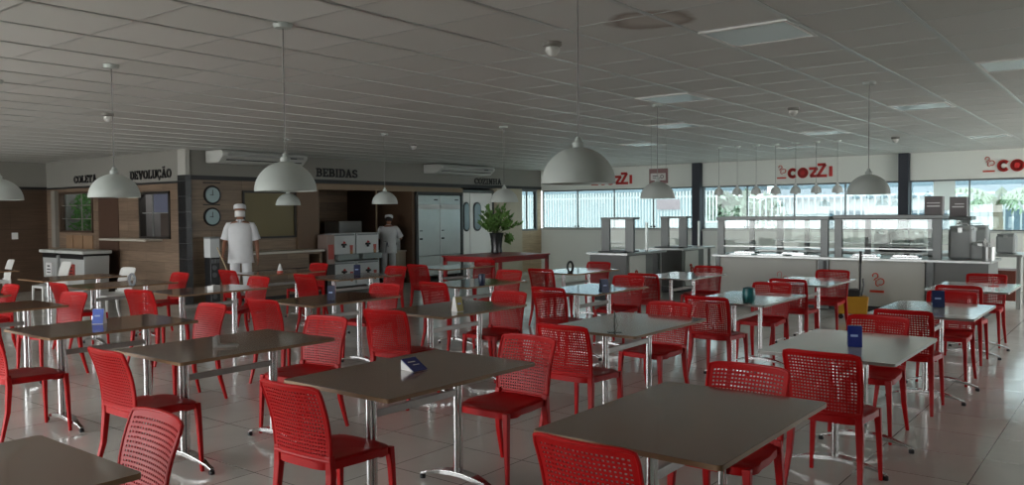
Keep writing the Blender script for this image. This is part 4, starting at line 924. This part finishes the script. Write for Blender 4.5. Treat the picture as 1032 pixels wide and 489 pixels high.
container(15.9, 1.88, .88, .28, .34, .34, 'rightmost grey insulated container on the second island', M_DC, 'grey insulated containers at the buffet end')
t = thing('cutlery_pot', 'steel cutlery pot with handles sticking up at the buffet right end', 'cutlery holder', (13.9, 1.87, .86))
MB().lathe([(0, 0), (.085, 0), (.09, .2), (.08, .2), (.075, .02), (0, .02)], n=24).build('pot', M_STEEL, t, smooth=True)
b_ = MB()
for k in range(12):
    a = 2 * PI * k / 12; b_.tube([(.04 * math.cos(a), .04 * math.sin(a), .02), (.07 * math.cos(a), .07 * math.sin(a), .26 + .03 * (k % 3))], .006, 5)
b_.build('cutlery', M_WHITE, t)
for y, lb in [(2.60, 'left grey menu box standing on the sneeze guard')]:
    t = thing('menu_box', lb, 'box', (13.86, y, 1.54)); MB().box(-.08, .08, -.125, .125, 0, .28).build('case', mat('menu_grey', (112, 106, 106), .5), t, bevel=.005); MB().box(-.085, -.08, -.09, .09, .12, .14).box(-.085, -.08, -.09, .09, .17, .185).build('print_line', M_WHITE, t)
t = thing('menu_box', 'right grey menu box standing on the rear sneeze guard', 'box', (15.6, 2.55, 1.5)); MB().box(-.08, .08, -.13, .13, 0, .33).build('case', mat('menu_grey', (112, 106, 106), .5), t, bevel=.005); MB().box(-.085, -.08, -.09, .09, .15, .17).box(-.085, -.08, -.09, .05, .2, .215).build('print_line', M_WHITE, t)
paper_m = bpy.data.materials.new('thin_paper'); paper_m.use_nodes = True; _n = paper_m.node_tree; _n.nodes.clear()
_o = _n.nodes.new('ShaderNodeOutputMaterial'); _a = _n.nodes.new('ShaderNodeBsdfDiffuse'); _b = _n.nodes.new('ShaderNodeBsdfTranslucent'); _m = _n.nodes.new('ShaderNodeMixShader')
_a.inputs[0].default_value = (.8, .8, .8, 1); _b.inputs[0].default_value = (.85, .85, .82, 1); _m.inputs[0].default_value = .6
_n.links.new(_a.outputs[0], _m.inputs[1]); _n.links.new(_b.outputs[0], _m.inputs[2]); _n.links.new(_m.outputs[0], _o.inputs[0])
t = thing('paper_sheet', 'white paper sheet fixed to the window glass between the menu boxes', 'sheet', (XW - .0, 3.42, 1.6), 0); MB().box(.024, .026, -.28, .12, .0, .6).build('paper', paper_m, t)

# mop bucket
t = thing('mop_bucket', 'yellow mop bucket with black wringer in front of the buffet', 'mop bucket', (12.75, 3.5, 0), -PI / 2 + .4)
MY = mat('yellow_plastic', (160, 114, 14), .45)
MB().prism([(-.2, .08), (.2, .08), (.22, .34), (-.22, .34)], -.15, .15, 'y').build('bucket', MY, t, bevel=.015)
MB().box(-.2, .1, -.13, .13, .34, .44).build('wringer', M_BLACK, t, bevel=.01)
MB().tube([(.14, 0, .34), (.17, 0, .5), (.16, 0, .6)], .012, 6).tube([(-.06, -.1, .44), (-.04, -.1, .6)], .012, 6).tube([(-.06, .1, .44), (-.04, .1, .6)], .012, 6).tube([(-.04, -.1, .6), (-.04, .1, .6)], .012, 6).build('lever', M_BLACK, t)
for sx_ in (-.16, .16):
    for sy in (-.1, .1): MB().lathe([(0, -.015), (.035, -.015), (.035, .015), (0, .015)], (sx_, sy, .04), 12, 'y').build('wheel', M_BLACK, t)
    MB().box(sx_ - .02, sx_ + .02, -.12, .12, .06, .09).build('axle_plate', M_BLACK, t)
tag(MB().tube([(12.9, 3.42, .3), (12.93, 3.42, .98)], .012, 8).tube([(12.925, 3.42, .82), (12.93, 3.42, 1.0)], .02, 8).build('mop', M_BLACK), 'short black mop handle standing in the yellow bucket', 'mop')

# ================================================================== PEOPLE
def skin_obj(name, verts, edges, radii, m, parent=None, root=0, sub=2):
    me = bpy.data.meshes.new(name); me.from_pydata(verts, edges, []); me.materials.append(m)
    o = bpy.data.objects.new(name, me); COL.objects.link(o)
    if parent: o.parent = parent
    sm = o.modifiers.new('skin', 'SKIN'); sm.use_smooth_shade = True
    if not me.skin_vertices: me.attributes  # layer is made with the modifier below
    if len(me.skin_vertices) == 0:
        b = bmesh.new(); b.from_mesh(me); b.verts.layers.skin.verify(); b.to_mesh(me); b.free()
    for i, r in enumerate(radii):
        rr_ = r if isinstance(r, (tuple, list)) else (r, r)
        me.skin_vertices[0].data[i].radius = rr_
        me.skin_vertices[0].data[i].use_root = (i == root)
    ss = o.modifiers.new('sub', 'SUBSURF'); ss.levels = sub; ss.render_levels = sub
    return o
class Sk:
    def __init__(s): s.v = []; s.e = []; s.r = []
    def pt(s, p, r, prev=None):
        s.v.append(tuple(p)); s.r.append(r); i = len(s.v) - 1
        if prev is not None: s.e.append((prev, i))
        return i
    def chain(s, start, items):
        i = start
        for p, r in items: i = s.pt(p, r, i)
        return i
def hand(s, wrist, d, side, palm_n, curl=.5):
    """palm and five separate fingers; d direction of the hand, side = towards the thumb"""
    d = Vector(d).normalized(); side = Vector(side).normalized(); pn = Vector(palm_n).normalized(); w = Vector(s.v[wrist])
    pm = s.pt(w + d * .05, (.026, .017), wrist)
    for k, (off, L_) in enumerate(((.026, .068), (.009, .078), (-.009, .072), (-.026, .056))):
        b0 = s.pt(w + d * .085 + side * off, .0098, pm); p1 = w + d * .085 + side * off * 1.15
        a1 = (d * math.cos(curl * .5) + pn * math.sin(curl * .5)); a2 = (d * math.cos(curl) + pn * math.sin(curl)); a3 = (d * math.cos(curl * 1.6) + pn * math.sin(curl * 1.6))
        q1 = p1 + a1 * L_ * .42; q2 = q1 + a2 * L_ * .33; q3 = q2 + a3 * L_ * .25
        s.chain(b0, [(q1, .009), (q2, .0082), (q3, .007)])
    t0 = w + d * .03 + side * .03; t1 = t0 + (d * .7 + side * .6 + pn * .3).normalized() * .035; t2 = t1 + (d * .9 + side * .1 + pn * .45).normalized() * .028
    tb = s.pt(t0, .0125, pm); s.chain(tb, [(t1, .0105), (t2, .0085)])
def person(name, label, loc, rz, J, cap, mask, scale=1.0, apron=False):
    """J: joints in local coordinates, x forward, y left, z up"""
    t = thing(name, label, 'person', loc, rz); t.scale = (scale,) * 3
    s = Sk()
    pel = s.pt(J['pelvis'], (.13, .1))
    waist = s.pt(J['waist'], (.125, .095), pel); chest = s.pt(J['chest'], (.145, .105), waist); up = s.pt(J['upchest'], (.13, .085), chest)
    nb = s.pt(J['neck'], .052, up); hb = s.pt(J['head0'], .055, nb)
    jaw = s.pt(J['head1'], (.064, .076), hb); br = s.pt(J['head2'], (.074, .09), jaw); s.pt(J['head3'], (.055, .066), br)
    hf_ = Vector(J['face']).normalized()
    s.pt(Vector(J['head1']) + hf_ * .098 + Vector((0, 0, .025)), .011, jaw)           # nose
    hs_ = Vector((-hf_.y, hf_.x, 0)).normalized()
    for q in (-1, 1): s.pt(Vector(J['head2']) + hs_ * q * .086 - Vector((0, 0, .02)), (.008, .018), br)   # ears
    for q, nm in ((1, 'l'), (-1, 'r')):
        sh = s.pt(J['sh' + nm], .055, up); el = s.chain(sh, [((Vector(J['sh' + nm]) * .5 + Vector(J['el' + nm]) * .5), .048), (J['el' + nm], .04)])
        wr_ = s.chain(el, [((Vector(J['el' + nm]) * .6 + Vector(J['wr' + nm]) * .4), .038), (J['wr' + nm], .025)])
        dd = (Vector(J['wr' + nm]) - Vector(J['el' + nm])).normalized()
        th = Vector((1, 0, 0)) if abs(dd.z) > .6 else Vector((0, 0, 1))
        hand(s, wr_, dd, th, Vector((0, -q, 0)), J.get('curl' + nm, .45))
        hp = s.pt(J['hip' + nm], (.095, .095), pel)
        kn = s.chain(hp, [((Vector(J['hip' + nm]) * .5 + Vector(J['kn' + nm]) * .5), .078), (J['kn' + nm], .058)])
        an = s.chain(kn, [((Vector(J['kn' + nm]) * .6 + Vector(J['an' + nm]) * .4), .056), (J['an' + nm], .036)])
        s.chain(an, [(Vector(J['an' + nm]) + Vector((-.035, 0, -.04)), .03)]); 
    body = skin_obj('body', s.v, s.e, s.r, M_SKIN, t)
    # shirt
    pv, wv, cv, uv, nv_ = (Vector(J[k]) for k in ('pelvis', 'waist', 'chest', 'upchest', 'neck'))
    secs = [(pv + Vector((0, 0, -.17)), .205, .165), (pv + Vector((0, 0, -.165)), .21, .17), (pv + Vector((0, 0, -.08)), .2, .16), (pv, .195, .155), (wv, .188, .148), (wv * .5 + cv * .5, .192, .148), (cv, .2, .148), (cv * .5 + uv * .5, .205, .14),
            (uv, .198, .122), (uv * .7 + nv_ * .3 + Vector((0, 0, .012)), .165, .1), (uv * .35 + nv_ * .65, .1, .08), (nv_, .068, .07), (nv_ + Vector((0, 0, .02)), .064, .066)]
    g_ = MB(); N = 28; vs = []; fs = []
    for k_, (c_, wy, wx) in enumerate(secs):
        for q in range(N):
            a_ = 2 * PI * q / N; fold = 1 + .018 * math.sin(a_ * 5 + k_ * .8) * (k_ < 7)
            vs.append((c_.x + wx * fold * math.cos(a_), c_.y + wy * fold * math.sin(a_), c_.z))
    for k_ in range(len(secs) - 1):
        for q in range(N): fs.append((k_ * N + q, k_ * N + (q + 1) % N, (k_ + 1) * N + (q + 1) % N, (k_ + 1) * N + q))
    fs.append(tuple(range(N))[::-1]); g_._add(vs, fs)
    for nm in 'lr':
        shp = Vector(J['sh' + nm]); e_ = Vector(J['el' + nm]); inn = shp * .75 + Vector((0, 0, shp.z)) * .25 + Vector((uv.x - shp.x, 0, 0)) * .25
        g_.tube([inn + Vector((0, 0, -.01)), shp + Vector((0, 0, -.012)), shp * .8 + e_ * .2, shp * .5 + e_ * .5, shp * .14 + e_ * .86], [.066, .07, .074, .076, .082], 16)
    sh_ = g_.build('shirt', M_CLOTH, t, smooth=True)
    MB().tube([(nv_.x + .066, nv_.y - .03, nv_.z + .015), (uv.x + .1, uv.y, uv.z - .0), (nv_.x + .066, nv_.y + .03, nv_.z + .015)], .008, 6).build('collar', mat('collar_shadow_cloth', (150, 152, 154), .85), sh_)  # collar in a greyer cloth tone than the shirt
    # trousers
    g_ = Sk(); a = g_.pt(J['pelvis'], (.1, .09))
    for nm in 'lr':
        hp, kn, an = (Vector(J[k + nm]) for k in ('hip', 'kn', 'an'))
        g_.chain(a, [(hp + Vector((0, 0, -.04)), (.088, .092)), (hp * .5 + kn * .5, .09), (kn, .08), (kn * .5 + an * .5, .072), (an + Vector((0, 0, .02)), .066)])
    skin_obj('trousers', g_.v, g_.e, g_.r, M_CLOTH, t)
    for nm in 'lr':
        an = Vector(J['an' + nm]); g_ = Sk(); i = g_.pt(an + Vector((-.05, 0, -.045)), (.038, .036)); g_.chain(i, [(an + Vector((.04, 0, -.045)), (.043, .036)), (an + Vector((.12, 0, -.055)), (.042, .026)), (an + Vector((.17, 0, -.06)), (.03, .02))])
        skin_obj('shoe', g_.v, g_.e, g_.r, mat('dark_shoe', (40, 38, 38), .5) if nm == 'l' else MATS['dark_shoe'], t)
    # hair, cap, mask, eyes
    h2 = Vector(J['head2']); h3 = Vector(J['head3']); ax = (h3 - h2).normalized(); up_q = ax.to_track_quat('Z', 'Y')
    def onhead(mb, nm, m, base):
        o = mb.build(nm, m, t, smooth=True); o.rotation_mode = 'QUATERNION'
        fx = (hf_ - ax * hf_.dot(ax)).normalized(); fy = ax.cross(fx)
        M3 = Matrix((fx, fy, ax)).transposed(); o.rotation_quaternion = M3.to_quaternion(); o.location = base; return o
    onhead(MB().lathe([(.074, -.06), (.084, -.02), (.086, .02), (.08, .045), (.0, .05)], n=24), 'hair', M_HAIR, h2 - ax * .005 - hf_ * .024)
    onhead(MB().lathe([(.098, .015), (.1, .04), (.097, .068), (.083, .09), (.05, .1), (0, .102), ], n=24).lathe([(.098, .015), (.095, .015), (.094, .045), (0, .055)], n=24), 'cap', cap, h2 - hf_ * .004)
    if mask:
        h1 = Vector(J['head1'])
        mb = MB(); n_, r_ = 10, .083; vs = []; fs = []
        for j in range(6):
            z = -.05 + .1 * j / 5
            for k in range(n_ + 1):
                a_ = math.radians(-75 + 150 * k / n_); bul = .028 * math.cos(a_) ** 2 * (1 - (abs(z) / .07) ** 2)
                vs.append(((.089 + bul) * math.cos(a_), .082 * math.sin(a_), z))
        for j in range(5):
            for k in range(n_): fs.append((j * (n_ + 1) + k, j * (n_ + 1) + k + 1, (j + 1) * (n_ + 1) + k + 1, (j + 1) * (n_ + 1) + k))
        mb._add(vs, fs); o = onhead(mb, 'face_mask', M_WHITE, h1 + ax * .004)
        so = o.modifiers.new('solid', 'SOLIDIFY'); so.thickness = .003; so.offset = 1
    for q in (-1, 1):
        e = MB().lathe([(0, -.012), (.009, -.008), (.012, 0), (.009, .008), (0, .012)], n=10).build('eye', mat('dark_eye', (30, 24, 22), .3), t, smooth=True)
        e.location = h2 + hf_ * .078 + hs_ * q * .032 - ax * .012
    return t
# worker walking towards the camera
J1 = dict(pelvis=(0, 0, .95), waist=(.0, 0, 1.08), chest=(.01, 0, 1.26), upchest=(.0, 0, 1.40), neck=(.0, 0, 1.48), head0=(.01, 0, 1.53), head1=(.02, 0, 1.58), head2=(.012, 0, 1.655), head3=(.005, 0, 1.715), face=(1, .06, -.1),
          shl=(0, .175, 1.405), ell=(-.03, .25, 1.12), wrl=(.03, .27, .88), shr=(0, -.175, 1.405), elr=(-.02, -.245, 1.13), wrr=(.14, -.26, .95), hipl=(0, .09, .9), knl=(.05, .1, .5), anl=(-.04, .1, .085), hipr=(0, -.09, .9), knr=(.07, -.09, .5), anr=(.1, -.09, .085), curlr=1.2)
p1 = person('person', 'person in white cap, face mask, short sleeved white shirt and trousers, walking between tables', (8.17, 12.22, 0), math.radians(-128), J1, M_CLOTH, True, 1.03)
hd_ = MB().tube([(.0, 0, 0), (.03, 0, -.5)], .011, 8).build('broom_handle', mat('pale_wood_stick', (168, 150, 120), .5)); tag(hd_, 'pale broom handle held low by the walking person', 'broom')
_R = Matrix.Rotation(math.radians(-126), 3, 'Z'); _p = _R @ Vector((.2, -.28, .9)) * 1.03
hd_.location = (8.12 + _p.x, 12.28 + _p.y, 1.08); hd_.rotation_euler = (.35, -.5, math.radians(-126)); hd_.scale = (1, 1, 1)
J2 = dict(pelvis=(0, 0, .93), waist=(.03, 0, 1.05), chest=(.07, 0, 1.22), upchest=(.11, 0, 1.35), neck=(.14, 0, 1.42), head0=(.165, 0, 1.46), head1=(.2, 0, 1.5), head2=(.205, 0, 1.575), head3=(.21, 0, 1.635), face=(1, 0, -.45),
          shl=(.11, .175, 1.35), ell=(.2, .26, 1.1), wrl=(.42, .16, 1.12), shr=(.11, -.175, 1.35), elr=(.2, -.28, 1.1), wrr=(.42, -.22, 1.14), hipl=(0, .09, .88), knl=(.03, .1, .48), anl=(0, .1, .085), hipr=(0, -.09, .88), knr=(.03, -.1, .48), anr=(-.02, -.1, .085), curll=.9, curlr=.9)
p2 = person('person', 'person in white seen from behind, bending to the juicer in the drinks alcove', (12.92, 13.62, 0), math.radians(38), J2, M_CLOTH, False, .955)
MB().lathe([(.165, -.02), (.168, .02), (.16, .02), (.158, -.02)], (0, 0, 0), 24).build('apron_string', MATS['navy_print'], p2, loc=(.025, 0, 1.03)).scale = (.86, 1.05, 1)
MB().tube([(-.13, .0, 1.03), (-.16, .02, .9), (-.16, .03, .78)], .008, 6).tube([(-.13, .0, 1.03), (-.17, -.03, .92)], .008, 6).build('apron_tie', MATS['navy_print'], p2)

# ================================================================== OUTSIDE
M_GR = mat('outside_paving', (196, 194, 188), .9, noise=.1, nscale=1)
struct(B(-60, 90, -60, 90, -.4, -.3).build('ground', M_GR))
def fence(x, y0, y1, label, zt=2.25, step=.14, m=None, rails=(.4, 2.05)):
    t = thing('fence', label, 'fence', (x, y0, -.3)); b_ = MB(); L_ = y1 - y0; n = int(L_ / step)
    for k in range(n + 1): b_.box(-.015, .015, k * step - .022, k * step + .022, 0, zt + .3)
    b_.build('pickets', m or M_WHITE, t); r_ = MB()
    for z in rails: r_.box(.015, .05, 0, L_, z + .3, z + .36)
    r_.build('rail', M_WHITE, t)
    return t
lf_ = fence(23.5, 10.4, 18.6, 'white picket fence outside the left part of the window wall', m=mat('fence_white', (224, 226, 226), .6), step=.11)
B(-.06, -.03, 1.2, 2.0, 1.98, 2.3).build('notice_board', mat('pink_board', (176, 158, 162), .6), lf_)
fence(26.5, -6, 10.6, 'white picket fence outside the right part of the window wall', m=mat('fence_grey', (190, 196, 198), .6), zt=2.1, step=.2)
t = thing('outbuilding', 'long pale building with blue grey roof beyond the fence', 'building', (36, 0, -.3))
MB().box(0, 8, -14, 12.9, 0, 2.4).build('wall', mat('outside_pale_wall', (214, 216, 216), .8), t); MB().prism([(-14.4, 2.4), (13.2, 2.4), (12.6, 4.2), (-14, 4.2)], -.4, 8.4, 'x').build('roof', mat('blue_grey_roof', (122, 140, 152), .6, noise=.1, nscale=1), t)
for k in range(8): MB().box(-.03, 0, -13 + k * 3.2, -11.6 + k * 3.2, 1.0, 1.9).build('window', mat('outside_dark_glass', (90, 110, 122), .3), t)
t = thing('outbuilding', 'white corrugated wall and pale roof beyond the left windows', 'building', (30, 14.2, -.3))
b_ = MB()
for k in range(55): b_.box(0, .2 if k % 2 else .28, k * .3, k * .3 + .3, 0, 2.7)
b_.build('corrugated_wall', mat('corrugated_white', (150, 166, 172), .6), t); MB().box(-.3, 7, -.3, 16.8, 2.7, 3.0).build('roof_edge', mat('roof_edge_grey', (130, 146, 156), .6), t); MB().prism([(-.3, 3.0), (7, 3.0), (7, 5.0)], -.3, 16.8, 'y').build('roof', mat('blue_grey_roof', (122, 140, 152), .6), t)
def tree(x, y, hh, r, label, n=900, name='tree'):
    t = thing(name, label, 'tree', (x, y, -.3)); b_ = MB(); ps = []
    MB().tube([(0, 0, 0), (.05, .03, hh * .4), (0, 0, hh * .7)], [.12, .09, .05], 8).build('trunk', mat('bark', (104, 92, 76), .9, noise=.2), t)
    cs = [Vector((random.uniform(-.6, .6) * r, random.uniform(-.7, .7) * r, hh * .62 + random.uniform(-.35, .45) * r)) for _ in range(9)]
    for k in range(n):
        c_ = random.choice(cs); v = Vector((random.gauss(0, 1), random.gauss(0, 1), random.gauss(0, 1))).normalized() * r * .55 * random.random() ** .33; p = c_ + v
        a = Vector((random.uniform(-1, 1), random.uniform(-1, 1), random.uniform(-1, 1))).normalized(); n_ = a.cross(Vector((.3, random.random(), .8))).normalized(); L_ = random.uniform(.1, .2)
        b_._add([p - a * L_, p + n_ * L_ * .5, p + a * L_, p - n_ * L_ * .5], [(0, 1, 2, 3)])
    b_.build('crown', mat('outdoor_leaves', (150, 166, 146), .7, noise=.3, nscale=2), t)
random.seed(12)
tree(29.0, 12.3, 3.2, .85, 'leafy green tree outside left of the middle window'); tree(31.5, 12.0, 3.0, .8, 'leafy green tree outside in the middle window, behind the small pendants')
def palm(x, y, hh, label):
    t = thing('palm_tree', label, 'tree', (x, y, -.3)); MB().tube([(0, 0, 0), (.03, 0, hh * .5), (0, .03, hh)], [.16, .13, .1], 10).build('trunk', mat('palm_bark', (150, 140, 124), .9, noise=.15), t); b_ = MB()
    for k in range(16):
        az = 2 * PI * k / 16 + .2; el = .25 + .5 * (k % 3) / 2; pr_ = []
        for q in range(9):
            s_ = q / 8 * 1.15; pr_.append(Vector((math.cos(az) * s_ * math.cos(el * .4), math.sin(az) * s_ * math.cos(el * .4), hh + s_ * el - .42 * s_ * s_)))
        for q in range(8):
            sd_ = Vector((-math.sin(az), math.cos(az), 0)); wd = .13 * math.sin(PI * (q + 1) / 9.5)
            for sg in (-1, 1): b_._add([pr_[q], pr_[q + 1], pr_[q + 1] + sd_ * sg * wd + Vector((0, 0, -.12)), pr_[q] * .35 + pr_[q + 1] * .65 + sd_ * sg * wd * 1.0 + Vector((0, 0, -.14))], [(0, 1, 2, 3)])
    b_.build('fronds', mat('palm_green', (150, 174, 144), .6), t)
palm(24.6, 3.1, 2.15, 'palm tree outside the right window')
t = thing('parked_van', 'white van parked outside beyond the left navy column', 'van', (22.6, 10.0, -.3), PI / 2)
MB().prism([(-.8, .3), (1.0, .3), (1.0, 1.0), (.72, 1.1), (.4, 1.62), (-.8, 1.66)], -.7, .7, 'y').build('body', mat('van_white', (226, 228, 228), .4), t, bevel=.05)
MB().prism([(.42, 1.15), (.66, 1.12), (.42, 1.52)], -.71, .71, 'y').build('side_window', MATS['outside_dark_glass'], t)
for xx in (-.5, .65):
    for yy in (-.62, .62): MB().lathe([(0, -.09), (.3, -.09), (.3, .09), (0, .09)], (xx, yy, .3), 16, 'y').build('wheel', M_BLACK, t)
